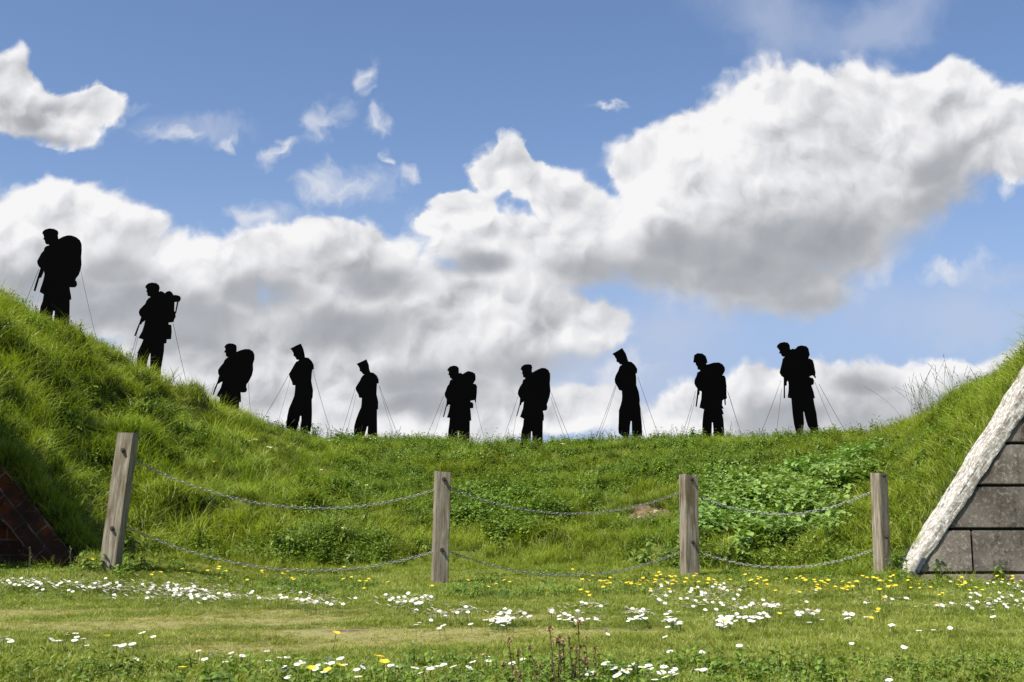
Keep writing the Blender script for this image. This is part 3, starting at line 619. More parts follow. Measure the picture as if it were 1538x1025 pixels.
fig('sailor_silhouette', (415, 505), 6.4,
 [(133,122),(148,135),(165,165),(165,190),(180,200),(195,227),(215,228),(215,236),(190,248),(170,280),(145,325),(120,365),(128,395),(150,440),(155,470),(182,475),(178,530),(172,575),(150,630),(120,700),(105,770),(95,850),(100,885),(130,900),(132,990),(180,990),(190,905),(205,870),(222,800),(228,768),(240,768),(240,820),(232,870),(232,915),(245,925),(250,1020),(300,1020),(305,925),(325,925),(338,850),(342,750),(340,610),(348,590),(352,520),(335,430),(340,360),(345,325),(360,318),(358,275),(340,240),(310,210),(275,205),(268,160),(258,120),(235,72),(190,92)], Y=24.6,
 wires=[((433,564),(388,640),.5),((435,572),(412,645),-.4),((470,557),(502,652),.5)],
 label='tall flat black sailor with bowed head where the left slope meets the level crest')
fig('sailor_silhouette', (515, 530), 7.58,
 [(155,128),(175,150),(190,180),(192,208),(212,220),(228,245),(245,245),(225,262),(205,290),(190,325),(160,370),(143,400),(150,430),(175,475),(185,512),(215,515),(212,580),(207,620),(180,680),(150,760),(128,840),(122,960),(122,1060),(240,1060),(250,930),(275,840),(285,840),(280,900),(278,960),(278,1060),(392,1060),(390,900),(388,760),(388,648),(400,640),(402,560),(382,470),(385,400),(388,350),(408,348),(405,300),(385,260),(350,230),(312,222),(298,180),(295,140),(268,75),(215,100)], Y=26.2,
 wires=[((533,585),(500,652),.5),((535,592),(517,655),-.3),((569,580),(597,660),-.3),((570,580),(607,660),.5)],
 label='smaller flat black sailor with bowed head, yellow flowers at its foot')
fig('soldier_silhouette', (655, 540), 7.89,
 [(132,130),(150,145),(150,165),(143,180),(158,190),(165,215),(175,226),(192,235),(165,250),(155,290),(130,325),(115,370),(100,405),(105,440),(125,475)],
 [(122,530),(112,560),(95,630),(80,683),(92,685),(105,640),(125,558),(140,550),(148,520),(160,505)],
 [(165,540),(150,620),(128,688),(162,695),(155,770),(145,840),(140,920),(135,1060),(250,1060),(255,940),(258,865),(268,865),(272,940),(275,1060),(392,1060),(398,900),(400,727),(418,727),(412,650),(405,580)],
 [(440,578),(442,530),(430,510),(405,505),(410,490),(455,482),(460,500),(470,520),(473,500),(475,470),(483,400),(485,320),(470,295),(440,288),(468,240),(468,200),(462,170),(430,150),(380,138),(345,155),(315,175),(290,160)],
 [(270,165),(268,100),(245,80),(210,73),(165,85),(140,110)], Y=26.6,
 wires=[((666,595),(626,662),.5),((667,603),(647,662),-.3),((714,605),(730,664),-.3)],
 label='flat black soldier with a two-tier square pack, left one of the pair of soldiers mid-crest')
fig('soldier_silhouette', (765, 535), 7.59,
 [(128,150),(145,165),(148,195),(140,195),(155,210),(155,235),(170,244),(182,250),(180,258),(155,275),(148,310),(120,350),(100,395),(95,430),(108,460),(122,480)],
 [(115,550),(98,610),(78,688),(88,690),(105,630),(122,565),(135,558),(145,520),(158,500)],
 [(165,520),(155,600),(122,693),(165,715),(155,800),(138,860),(132,930),(128,1060),(235,1060),(245,930),(250,860),(258,860),(262,930),(268,1060),(382,1060),(380,900),(383,738),(392,735),(395,680),(383,625)],
 [(415,620),(430,610),(435,580),(428,555),(440,520),(460,460),(470,400),(462,310),(467,250),(465,200),(445,160),(410,138),(370,135),(320,155)],
 [(262,188),(255,170),(262,130),(252,100),(215,93),(170,98),(140,120)], Y=26.6,
 wires=[((778,596),(745,662),.5),((775,626),(768,662),-.3),((827,596),(853,664),-.3),((828,590),(868,664),.5)],
 label='flat black soldier with tall rounded pack, right one of the pair of soldiers mid-crest')
fig('sailor_silhouette', (905, 515), 6.61,
 [(98,110),(118,130),(138,165),(140,190),(158,195),(175,215),(195,216),(170,235),(155,280),(130,325),(120,365),(125,400),(145,430),(165,470),(192,477),(195,530),(192,572),(180,620),(163,670),(160,780),(157,860),(162,900),(198,930),(200,1040),(255,1040),(258,935),(268,900),(272,830),(280,778),(290,778),(292,850),(293,920),(310,940),(312,1050),(370,1050),(372,935),(395,925),(392,830),(380,700),(370,600),(370,560),(360,490),(335,420),(335,350),(330,305),(343,303),(345,260),(320,220),(290,192),(255,185),(245,150),(232,110),(195,52),(150,80)], Y=26.4,
 wires=[((925,578),(884,662),.5),((926,579),(894,664),-.3),((958,566),(1004,658),.5),((960,603),(974,662),-.3)],
 label='flat black sailor with bowed head standing alone right of centre against blue sky')
fig('soldier_silhouette', (1025, 520), 7.32,
 [(120,180),(145,183),(148,205),(165,225),(168,250),(180,260),(195,262),(195,275),(165,290),(155,330),(135,370),(132,410),(145,440),(165,465)],
 [(160,530),(152,600),(145,665),(158,668),(168,600),(175,545),(188,530),(190,490),(205,475)],
 [(212,500),(208,580),(188,678),(238,695),(228,760),(220,850),(220,930),(220,1050),(320,1050),(322,930),(325,840),(335,840),(342,930),(345,1050),(460,1050),(460,930),(450,800),(438,752),(455,750),(445,715),(435,690),(455,688),(437,650),(440,600)],
 [(460,585),(465,645),(478,650),(475,590),(490,570),(485,540),(485,440),(475,350),(460,325),(440,325),(468,270),(465,235),(440,200),(400,180),(340,183),(285,200)],
 [(265,205),(262,190),(275,185),(270,150),(255,110),(220,83),(165,78),(130,100)], Y=25.6,
 wires=[((1045,588),(1019,658),.5),((1045,595),(1026,660),-.3),((1093,588),(1117,658),-.3),((1094,590),(1124,658),.5)],
 label='flat black soldier wearing a steel helmet instead of a beret, second from the right')
fig('soldier_silhouette', (1150, 505), 6.41,
 [(108,105),(130,130),(138,150),(128,165),(148,170),(155,188),(168,198),(185,198),(165,220),(158,260),(145,310),(135,350),(150,380),(175,400)],
 [(175,480),(175,540),(175,598),(187,600),(187,480),(203,475),(205,440)],
 [(215,430),(222,460),(222,520),(213,593),(248,600),(255,680),(262,760),(275,850),(295,930),(298,1050),(350,1050),(360,900),(370,840),(365,760),(362,728),(372,730),(385,790),(405,860),(435,910),(440,1050),(512,1050),(508,900),(490,750),(470,660),(460,602),(475,598),(462,540),(440,475)],
 [(462,465),(467,430),(455,405),(425,398),(425,388),(455,378),(480,405),(487,402),(478,380),(480,350),(465,270),(455,235),(430,218),(412,215),(425,180),(412,120),(390,98),(345,90),(310,98),(285,125),(258,122)],
 [(240,130),(235,125),(232,90),(215,65),(180,57),(140,65),(115,85)], Y=24.8,
 wires=[((1173,572),(1137,656),.5),((1174,585),(1164,660),-.3),((1224,574),(1260,654),-.3),((1230,577),(1300,650),.5)],
 label='flat black soldier leaning forward with legs apart, the rightmost silhouette')

def board(name, pts, parent, off, m=M_BLACK, th=0.018, y0=0.0):
    """a sheet cut to an outline, in the figure's own upright plane"""
    bm = bmesh.new(); vs = []
    clean = []
    for p in pts:
        if not clean or (abs(p[0]-clean[-1][0])+abs(p[1]-clean[-1][1]) > 1e-5): clean.append(p)
    for p in clean: vs.append(bm.verts.new((p[0], y0, p[1])))
    f = bm.faces.new(vs); bmesh.ops.recalc_face_normals(bm, faces=[f])
    ret = bmesh.ops.extrude_face_region(bm, geom=[f]); ev = [e for e in ret['geom'] if isinstance(e, bmesh.types.BMVert)]
    bmesh.ops.translate(bm, verts=ev, vec=(0, th, 0)); bmesh.ops.recalc_face_normals(bm, faces=bm.faces[:])
    bmesh.ops.triangulate(bm, faces=[f for f in bm.faces if len(f.verts) > 4], ngon_method='EAR_CLIP')
    return bm_obj(name, bm, m, parent)
for f in FIG:
    ox, oy = f['org']; k = f['k']; Y = f['Y']
    toP = lambda q: (ox+q[0]/k, oy+q[1]/k)
    allp = f['A']+(f['C'] or []); cxp = toP((sum(q[0] for q in allp)/len(allp), 0))[0]
    base = P(cxp, 600, Y); bx = base.x; bz = float(zat(bx, Y))
    root = empty(f['kind'], (bx, Y, bz)); tag(root, f['label'], 'silhouette', 'black silhouettes along the crest of the bank')
    def L(q):
        w = P(*toP(q), Y); return (w.x-bx, w.z-bz)
    if f['C'] is None: board('figure_board', [L(q) for q in f['A']], root, 0)
    else:
        board('figure_board', [L(q) for q in f['A']+f['C']+f['E']], root, 0)
        board('rifle', [L(q) for q in [f['A'][-1]]+f['R']+[f['C'][0]]], root, 0)
        board('backpack', [L(q) for q in [f['C'][-1]]+f['P']+[f['E'][0]]], root, 0)
        for X in (f['X'] or []): board('strap', [L(q) for q in X], root, 0)
    for (a0, b0, dy) in f['wires']:
        pa = P(a0[0], a0[1], Y); pb = P(b0[0], b0[1], Y+dy); pb.z = float(zat(pb.x, pb.y))+0.02
        pa = pa-Vector((bx, Y-0.009, bz)); pb = pb-Vector((bx, Y, bz))
        # a little sag
        pts = [pa.lerp(pb, t)+Vector((0, 0, -0.035*math.sin(math.pi*t)*(pb-pa).length/1.3)) for t in np.linspace(0, 1, 9)]
        V, Fc = tube(pts, 0.0042, 5); gw = mesh_obj('guy_wire', V, Fc, M_WIRE, root)
        V, Fc = tube([pb+Vector((0, 0, -0.12)), pb+Vector((0, 0, 0.03))], 0.009, 6); mesh_obj('peg', V, Fc, M_PEG, gw)

# ------------------------------------------------------------------ fence posts and chains
def post(bot, top, Y, turn, sec, label, bolts, seed):
    """bot/top: image-plane foot and head centre; the post is a squared timber leaning as it stands"""
    b_ = P(bot[0], bot[1], Y); b_.z = min(b_.z, float(zat(b_.x, Y))+0.05); t_ = P(top[0], top[1], Y)
    axisv = (t_-b_); H = axisv.length
    root = empty('fence_post', b_); q = Vector((0, 0, 1)).rotation_difference(axisv.normalized())
    root.rotation_mode = 'QUATERNION'; root.rotation_quaternion = q @ Euler((0, 0, math.radians(turn))).to_quaternion()
    bm = bmesh.new(); bmesh.ops.create_cube(bm, size=1.0)
    bmesh.ops.scale(bm, verts=bm.verts, vec=(sec, sec, H+0.35)); bmesh.ops.translate(bm, verts=bm.verts, vec=(0, 0, (H-0.35)/2))
    bmesh.ops.bevel(bm, geom=bm.edges[:], offset=0.006, segments=2, affect='EDGES')
    bmesh.ops.subdivide_edges(bm, edges=[e for e in bm.edges if e.calc_length() > 0.5], cuts=14)
    rr = random.Random(seed)
    for v in bm.verts:
        v.co.x += rr.uniform(-1, 1)*0.0014; v.co.y += rr.uniform(-1, 1)*0.0014
        if v.co.z > H-0.02: v.co.z += 0.012*math.sin(v.co.x*31+seed)+rr.uniform(-.002, .002)
    bm_obj('timber', bm, M_WOOD, root)
    for h in bolts:
        V, Fc = tube([(0, -sec/2+0.004, h), (0, -sec/2-0.030, h)], 0.010, 8); bo = mesh_obj('bolt', V, Fc, M_BOLT, root)
        V, Fc = tube([(0, -sec/2-0.004, h), (0, -sec/2-0.009, h)], 0.021, 12); mesh_obj('washer', V, Fc, M_BOLT, bo)
        V, Fc = tube([(0, -sec/2-0.010, h), (0, -sec/2-0.022, h)], 0.017, 6); mesh_obj('nut', V, Fc, M_BOLT, bo)
    tag(root, label, 'post', 'timber posts of the chain fence')
    return root, b_, t_
posts = [post((165, 855), (193, 650), 10.9, -2, 0.150, 'leftmost timber post, leaning right, of the chain fence', [0.36, 1.06], 1),
 post((660, 881), (665, 708), 11.5, 15, 0.140, 'upright timber post left of centre with a dark stained front', [0.34, 1.00], 2),
 post((1036, 874), (1034, 714), 12.5, 20, 0.150, 'upright timber post beside the bare earth and the pale leaved patch', [0.40, 1.04], 3),
 post((1326, 872), (1320, 712), 11.95, 32, 0.122, 'rightmost timber post, close to the white sloping coping', [0.42, 1.02], 4)]
for r_, ft, tp in posts: pass
def chain(p0, p1, sag, label):
    n = 60; crv = []
    for i in range(n+1):
        t = i/n; p = p0.lerp(p1, t); p.z -= sag*4*t*(1-t); crv.append(p)
    seg = [(crv[i+1]-crv[i]).length for i in range(n)]; tot = sum(seg); pitch = 0.042; cnt = int(tot/pitch)
    cum = [0]
    for s in seg: cum.append(cum[-1]+s)
    def at(s):
        j = min(n-1, max(0, int(np.searchsorted(cum, s))-1)); f = (s-cum[j])/seg[j]; return crv[j].lerp(crv[j+1], f), (crv[j+1]-crv[j]).normalized()
    V, Fc = [], []; base = p0.copy()
    for i in range(cnt):
        c, t = at((i+.5)*tot/cnt); side = t.cross(Vector((0, 0, 1))).normalized(); up = side.cross(t).normalized()
        an = math.radians(45 if i % 2 else -45)+random.uniform(-.25, .25); w = side*math.cos(an)+up*math.sin(an); nrm = t.cross(w)
        Lh, Wh, r = 0.0200, 0.0105, 0.0031; b0 = len(V); K = 10
        for k in range(K):
            a = 2*math.pi*k/K; ca, sa = math.cos(a), math.sin(a)
            ctr = c + t*((Lh-Wh)*(1 if ca > 0 else -1)*(abs(ca) > .01)+Wh*ca*1.15) + w*(Wh*sa); rad = (t*ca+w*sa).normalized()
            for m_ in range(5):
                bb = 2*math.pi*m_/5; V.append(ctr+rad*(r*math.cos(bb))+nrm*(r*math.sin(bb))-base)
        for k in range(K):
            for m_ in range(5):
                a_ = b0+k*5+m_; b_ = b0+k*5+(m_+1) % 5; c_ = b0+((k+1) % K)*5+(m_+1) % 5; d_ = b0+((k+1) % K)*5+m_; Fc.append((a_, b_, c_, d_))
    o = mesh_obj('chain', V, Fc, M_GALV, smooth=True); o.location = base
    tag(o, label, 'chain', 'chains hung between the fence posts'); return o
def anchor(i, py):                     # a point on the post's axis at that height in the picture
    r_, b_, t_ = posts[i]; pb = PX(b_); pt = PX(t_); f = (py-pb[1])/(pt[1]-pb[1]); return b_.lerp(t_, f)+Vector((0, 0.03, 0))
chain(anchor(0, 686), anchor(1, 732), 0.44*0.5+0.10, 'upper chain between the leaning leftmost post and the second post')
chain(anchor(0, 786), anchor(1, 826), 0.30, 'lower chain between the leaning leftmost post and the second post')
chain(anchor(1, 729), anchor(2, 735), 0.262, 'upper chain between the second and third posts')
chain(anchor(1, 824), anchor(2, 824), 0.265, 'lower chain between the second and third posts')
chain(anchor(2, 738), anchor(3, 734), 0.245, 'upper chain between the third and rightmost posts, over the pale leaves')
chain(anchor(2, 824), anchor(3, 822), 0.200, 'lower chain between the third and rightmost posts')

# ------------------------------------------------------------------ concrete revetment on the right
def prism(name, poly, y0, y1, m, parent, bev=0.012, cuts=0, jit=0.0, seed=0, sub=0.12):
    bm = bmesh.new(); vs = [bm.verts.new((p[0], y0, p[1])) for p in poly]; f = bm.faces.new(vs)
    ret = bmesh.ops.extrude_face_region(bm, geom=[f]); ev = [e for e in ret['geom'] if isinstance(e, bmesh.types.BMVert)]
    bmesh.ops.translate(bm, verts=ev, vec=(0, y1-y0, 0)); bmesh.ops.recalc_face_normals(bm, faces=bm.faces[:])
    if bev: bmesh.ops.bevel(bm, geom=bm.edges[:], offset=bev, segments=2, affect='EDGES')
    o = bm_obj(name, bm, m, parent); return o
YW = 11.80
wl = empty('concrete_wall', (P(1365, 868, YW).x, YW, 0)); ox = wl.location.x
tag(wl, 'dark weathered concrete block wall with a white limewashed sloping coping at the right edge', 'wall')
def WL(px, py): p = P(px, py, YW); return (p.x-ox, p.z)
cL0, cL1 = WL(1357, 868), WL(1538, 579)             # outer edge of the coping
cR0, cR1 = WL(1380, 868), WL(1538, 629)             # its inner edge
sl_ = (cL1[1]-cL0[1])/(cL1[0]-cL0[0]); slr = (cR1[1]-cR0[1])/(cR1[0]-cR0[0])
TOP = 3.2
def xl(z): return cL0[0]+(z-cL0[1])/sl_
def xr(z): return cR0[0]+(z-cR0[1])/slr-0.034
XE = 4.2
prism('wall_core', [(xr(-0.3)+0.05, -0.3), (XE, -0.3), (XE, TOP-0.03), (xr(TOP)+0.05, TOP-0.03)], 0.045, 0.32, plain('dark_joint', (0.02, 0.018, 0.015), 1.0), wl, 0)
rows_px = [861, 795, 729.5, 666]
zs = [WL(1500, r)[1] for r in rows_px]; dz = zs[-1]-zs[-2]
while zs[-1] < TOP-0.3: zs.append(zs[-1]+dz)
for i in range(len(zs)-1):
    z0, z1 = zs[i]+0.013, zs[i+1]-0.013
    joints = {0: [WL(1461, 830)[0]], 1: [WL(1600, 760)[0]], 2: [WL(1560, 700)[0]]}.get(i, [xr(z1)+1.1])
    xs = [None]+joints; last = joints[-1]
    while last+0.95 < XE: last += 0.95; xs.append(last)
    xs.append(XE)
    for j in range(len(xs)-1):
        a0 = xr(z0)+0.006 if xs[j] is None else xs[j]+0.009; a1 = xr(z1)+0.006 if xs[j] is None else xs[j]+0.009; e = xs[j+1]-(0.009 if j < len(xs)-2 else 0)
        if e-a1 < 0.05: continue
        prism('block', [(a0, z0), (e, z0), (e, z1), (a1, z1)], random.uniform(-0.006, 0.004), 0.06, M_CONC, wl, 0.008)
prism('plinth', [(xr(-0.2)-0.0, -0.2), (XE, -0.2), (XE, zs[0]-0.012), (xr(zs[0])+0.01, zs[0]-0.012)], -0.03, 0.07, M_CONC, wl, 0.01)
# coping: a rough thick band, edges nibbled
def coping_mesh():
    bm = bmesh.new(); n = 150; rows = []
    rr = np.random.default_rng(5); zt = np.linspace(cL0[1]-0.12, TOP, n)
    for i, z in enumerate(zt):
        nl = (fbm(np.array([z]), np.array([0.3]), 0.12, 4, 7)[0]-.5)*0.04; nr = (fbm(np.array([z]), np.array([3.3]), 0.12, 4, 8)[0]-.5)*0.035
        a, b_ = xl(z)+nl, xr(z)+nr; row = []
        for k in range(9):
            t = k/8; edge = min(t, 1-t); y = -0.018-0.004*(min(1, edge*8))+(fbm(np.array([z]), np.array([t*0.5+5]), 0.09, 2, 9)[0]-.5)*0.010
            row.append(bm.verts.new((a+(b_-a)*t, y, z)))
        row.append(bm.verts.new((b_+0.01, 0.10, z))); row.insert(0, bm.verts.new((a, 0.36, z))); rows.append(row)
    for i in range(n-1):
        for k in range(len(rows[0])-1): bm.faces.new((rows[i][k], rows[i][k+1], rows[i+1][k+1], rows[i+1][k]))
    return bm
cop = bm_obj('coping', coping_mesh(), M_LIME, wl)
# dark slot near the foot of the coping
p0, p1 = WL(1371, 866), WL(1386, 838)
mesh_obj('slot_cover', [(p0[0]-.02, -0.045, p0[1]), (p0[0]+.03, -0.045, p0[1]), (p1[0]+.015, -0.043, p1[1]), (p1[0]-.02, -0.043, p1[1]), (p0[0]-.02, -0.01, p0[1]), (p0[0]+.03, -0.01, p0[1]), (p1[0]+.015, -0.01, p1[1]), (p1[0]-.02, -0.01, p1[1])], [(0, 1, 2, 3), (0, 4, 5, 1), (1, 5, 6, 2), (2, 6, 7, 3), (3, 7, 4, 0)], plain('slate', (0.045, 0.06, 0.085), 0.6), wl)

# ------------------------------------------------------------------ brick revetment on the left
YB = 12.02
bw = empty('brick_wall', (P(135, 855, YB).x, YB, 0)); ob = bw.location.x
tag(bw, 'dark shaded red brick wall with a broad sloping brick coping at the left edge', 'wall')
def WB(px, py): p = P(px, py, YB); return (p.x-ob, p.z)
t0, t1 = WB(137, 868), WB(0, 693); b0, b1 = WB(75, 868), WB(0, 782)
st = (t1[1]-t0[1])/(t1[0]-t0[0]); sb = (b1[1]-b0[1])/(b1[0]-b0[0])
TB = 2.35
def xt(z): return t0[0]+(z-t0[1])/st
def xb(z): return b0[0]+(z-b0[1])/sb
prism('wall_face', [(xb(-0.25)+0.02, -0.25), (xb(TB-0.6)+0.02, TB-0.6), (-4.2, TB-0.6), (-4.2, -0.25)], 0.03, 0.36, M_BRICK, bw, 0.01)
# coping, modelled along its own slope so its courses follow it
ang = math.atan2(t1[1]-t0[1], t1[0]-t0[0]); Ls = (TB-t0[1])/math.sin(ang)+0.3
cp = empty('coping_axis'); bpy.data.objects.remove(cp)
wid = abs((xt(0.6)-xb(0.6))*math.sin(ang))
cope = prism('coping', [(-0.35, 0), (Ls, 0), (Ls, wid), (-0.35, wid)], -0.05, 0.34, M_BRICK, bw, 0.015)
bmc = bmesh.new(); bmc.from_mesh(cope.data)
bmesh.ops.subdivide_edges(bmc, edges=[e for e in bmc.edges if e.calc_length() > 0.3], cuts=40, use_grid_fill=True)
for v in bmc.verts:
    q_ = fbm(np.array([v.co.x]), np.array([v.co.z+v.co.y]), 0.22, 4, 61)[0]-.5; edge_ = 1 if v.co.z > wid*0.7 else 0.35
    v.co.z += q_*0.10*edge_-0.02*edge_; v.co.y += (fbm(np.array([v.co.x+9]), np.array([v.co.z]), 0.12, 3, 62)[0]-.5)*0.05
bmc.to_mesh(cope.data); bmc.free()
cope.location = (t0[0], 0, t0[1]); cope.rotation_euler = (0, -ang, 0)
prism('shade_block', [(-5.33-ob-1.4, -0.25), (-5.33-ob, -0.25), (-5.33-ob, 3.2), (-5.33-ob-1.4, 3.2)], -1.15, 0.10, M_BRICK, bw, 0.02)  # unseen block added beyond the left edge to cast shade on the brick wall

# ------------------------------------------------------------------ flowers
def daisy_parts(rad, h, npet=15, seed=0, stem=True):
    r = np.random.default_rng(seed); V, Fc = [], []
    tx, ty = r.uniform(-.55, .55), r.uniform(-.6, .35)
    top = Vector((tx*h*.5, ty*h*.5, h)); nrm = Vector((tx*0.9, ty*1.0, 1)).normalized(); s = nrm.orthogonal().normalized(); w = nrm.cross(s)
    for k in range(npet):
        a = 2*math.pi*k/npet+r.uniform(-.08, .08); R = rad*r.uniform(.85, 1.05); b0 = len(V)
        for (q, hw) in ((0.22, .09), (0.72, .25), (1.0, .10)):
            c = top+(s*math.cos(a)+w*math.sin(a))*(R*q)+nrm*(0.12*R*math.sin(q*2.2)); tv = (-s*math.sin(a)+w*math.cos(a))*(R*hw); V += [c-tv, c+tv]
        Fc += [(b0, b0+1, b0+3, b0+2), (b0+2, b0+3, b0+5, b0+4)]
    V2, F2 = [], []; K = 8
    for j, (q, hh) in enumerate(((.27, 0.03), (.20, .12), (.08, .16))):
        for k in range(K): a = 2*math.pi*k/K; V2.append(top+(s*math.cos(a)+w*math.sin(a))*(rad*q)+nrm*(rad*hh+.1*rad))
    for j in range(2):
        for k in range(K): F2.append((j*K+k, j*K+(k+1) % K, (j+1)*K+(k+1) % K, (j+1)*K+k))
    F2.append(tuple(2*K+k for k in range(K)))
    V3, F3 = tube([(0, 0, -0.01), (tx*h*.15, ty*h*.15, h*.5), top], 0.0012, 4)
    return (V, Fc), (V2, F2), (V3, F3)
def merged(name, seed, rad, h, npet, mats):
    V, Fc, fm = [], [], []
    for i, (v, f) in enumerate(daisy_parts(rad, h, npet, seed)):
        o = len(V); V += v; Fc += [tuple(o+a for a in q) for q in f]; fm += [i]*len(f)
    me = bpy.data.meshes.new(name); me.from_pydata([tuple(v) for v in V], [], Fc)
    for m in mats: me.materials.append(m)
    me.polygons.foreach_set('material_index', fm); me.update(); return me
def part_mesh(name, vf, m):
    me = bpy.data.meshes.new(name); me.from_pydata([tuple(v) for v in vf[0]], [], vf[1]); me.materials.append(m); me.update(); return me
DM = [merged('daisy', s, 0.0138, 0.060, 12, [M_PETAL, M_DISC, M_STEM]) for s in range(8)]
DP = []
for s in range(10):
    a_, b_, c_ = daisy_parts(0.0155, 0.058, 17, s+30); DP.append((part_mesh('petals', a_, M_PETAL), part_mesh('flower_centre', b_, M_DISC), part_mesh('stem', c_, M_STEM)))
def butter_mesh(seed, rad=0.0145, h=0.09):
    r = np.random.default_rng(seed); V, Fc, fm = [], [], []
    tx, ty = r.uniform(-.4, .4), r.uniform(-.6, .1); top = Vector((tx*h*.4, ty*h*.4, h)); nrm = Vector((tx*.7, ty*.7, 1)).normalized(); s = nrm.orthogonal().normalized(); w = nrm.cross(s)
    V.append(top)
    for k in range(15):
        a = 2*math.pi*k/15; q = (0.86, 1.0, 0.86)[k % 3]; hh = 0.45 if q == 1 else 0.40
        V.append(top+(s*math.cos(a)+w*math.sin(a))*rad*q+nrm*rad*hh)
    for k in range(15): Fc.append((0, 1+k, 1+(k+1) % 15)); fm.append(0)
    b0 = len(V); v3, f3 = tube([(0, 0, -.01), (tx*h*.1, ty*h*.1, h*.5), top], 0.0013, 4); V += v3; Fc += [tuple(b0+a for a in q) for q in f3]; fm += [1]*len(f3)
    me = bpy.data.meshes.new('buttercup'); me.from_pydata([tuple(v) for v in V], [], Fc); me.materials.append(M_BUTTER); me.materials.append(M_STEM)
    me.polygons.foreach_set('material_index', fm); me.update(); return me
BM = [butter_mesh(s) for s in range(6)]
D_CL = [(60,880,60,7,26),(25,878,26,7,10),(140,886,60,7,26),(250,890,75,11,60),(300,897,60,9,30),(200,884,50,8,16),(340,900,40,6,12),(400,903,25,3,6),(470,906,45,7,24),(430,889,20,5,3),
 (610,907,32,8,24),(640,903,10,4,5),(665,924,36,5,14),(700,920,12,5,6),(755,930,20,7,20),(505,912,10,4,3),(790,927,8,3,2),(830,923,10,5,3),(860,928,20,4,6),(885,914,30,5,9),(870,930,40,4,5),(955,925,22,6,16),(985,897,18,7,9),(1000,880,18,5,5),
 (1060,905,50,16,26),(1085,895,35,12,16),(1130,914,45,5,24),(1100,930,30,5,8),(1085,936,12,4,7),(1005,930,14,5,5),(1015,937,10,3,4),(1215,925,28,5,11),(1140,930,12,3,5),(1070,885,22,6,8),(1205,897,40,8,4),(1275,929,8,4,4),(1340,905,20,4,6),(1300,905,12,6,3),
 (1410,873,30,5,8),(1450,869,20,5,7),(1470,875,60,8,14),(1525,885,18,20,18),(1505,910,40,8,18),(1450,913,40,6,8),(1410,915,20,3,6),(1480,897,40,7,8),(1340,940,6,2,1),(1300,927,8,3,1)]
D_ONE = [(12,965),(8,963),(3,968),(16,969),(105,951),(100,957),(112,955),(92,962),(88,965),(96,967),(118,959),(113,964),(126,962),(132,970),(72,964),(154,983),(175,974),(180,977),(187,975),(193,974),(202,973),(200,989),(186,998),(216,955),(233,957),(300,977),(310,992),(325,988),(338,995),(350,980),(352,988),(363,986),(400,978),(403,992),(417,988),(433,988),(450,997),(420,1009),(428,1008),(437,1020),(447,997),
 (480,1000),(486,998),(494,996),(500,1002),(478,1008),(487,1012),(470,1007),(516,994),(517,1000),(538,1006),(550,1000),(540,1000),(539,1019),(588,1003),(598,1006),(614,1005),(620,1010),(640,1005),(645,1002),(635,1010),(648,1010),(660,1006),(668,999),(686,1005),(692,993),(702,1000),(700,1005),(713,996),(720,995),(733,988),(729,990),(735,992),(787,990),(772,1000),(625,942),(662,944),(670,944),(708,940),(629,934),(915,947),(908,951),
 (875,1009),(880,1013),(888,1020),(892,1018),(913,1003),(918,1000),(925,1010),(930,1015),(945,1006),(950,1004),(957,1003),(965,1008),(975,1003),(982,1004),(990,1009),(995,1014),(1000,1005),(1006,1008),(978,1018),(985,1020),(1010,1012),(1015,1007),(1018,1014),(935,1020),(940,1012),(1003,1020),
 (1010,980),(1003,945),(1002,958),(1050,1012),(1060,1008),(1330,1020),(1338,1021),(1403,946),(1427,943),(1443,945),(1355,973),(1364,973),(1380,951),(1054,980),(1110,972),(1278,965)]
rs = np.random.default_rng(77); spots = []
for (cx, cy, rx, ry, n) in D_CL:
    for _ in range(int(n*3.0)):
        a = rs.normal(0, .62, 2); spots.append((cx+a[0]*rx, cy+a[1]*ry))
spots += [(a+rs.uniform(-1.5, 1.5), b_+rs.uniform(-1, 1)) for a, b_ in D_ONE]
pts = []
for (a, b_) in spots:
    g = ground_at(a, b_, 0.055)
    if g is None or g.y > 13.0 or bool(in_wall(g.x, g.y)): continue
    pts.append(g)
pts.sort(key=lambda g: g.y)
def where(g):
    px, py = PX(g)
    if g.y < 7.2 and py < 972: return ['on the turf above the bottom left corner', 'on the trodden turf near the bare spot', 'on the short turf behind the dried stalks', 'on the short turf at the right'][int(np.searchsorted([420, 745, 1070], px))]
    if g.y < 7.2:
        z = ['at the bottom left corner', 'left of the pale upright leaves at the bottom edge', 'between the bottom edge leaves and the stained post', 'just left of the dried stalks', 'among the dried stalks', 'in the dense cluster right of the dried stalks', 'in the open lawn at the lower right']
        return z[int(np.searchsorted([215, 330, 600, 745, 895, 1075], px))]
    z = ['in front of the brick wall', 'below the leaning post', 'below the first span of chain', 'around the foot of the stained post', 'below the middle span of chain', 'in front of the third post', 'below the right span of chain', 'by the rightmost post', 'in front of the concrete wall']
    return z[int(np.searchsorted([125, 260, 590, 735, 960, 1110, 1280, 1360], px))]
ORD = 'first second third fourth fifth sixth seventh eighth ninth tenth eleventh twelfth thirteenth fourteenth fifteenth sixteenth seventeenth eighteenth'.split()
def copy_thing(name, me, g, rz, sc):
    o = bpy.data.objects.new(name, me); C.objects.link(o); o.location = g; o.rotation_euler = (0, 0, rz); o.scale = (sc,)*3; return o
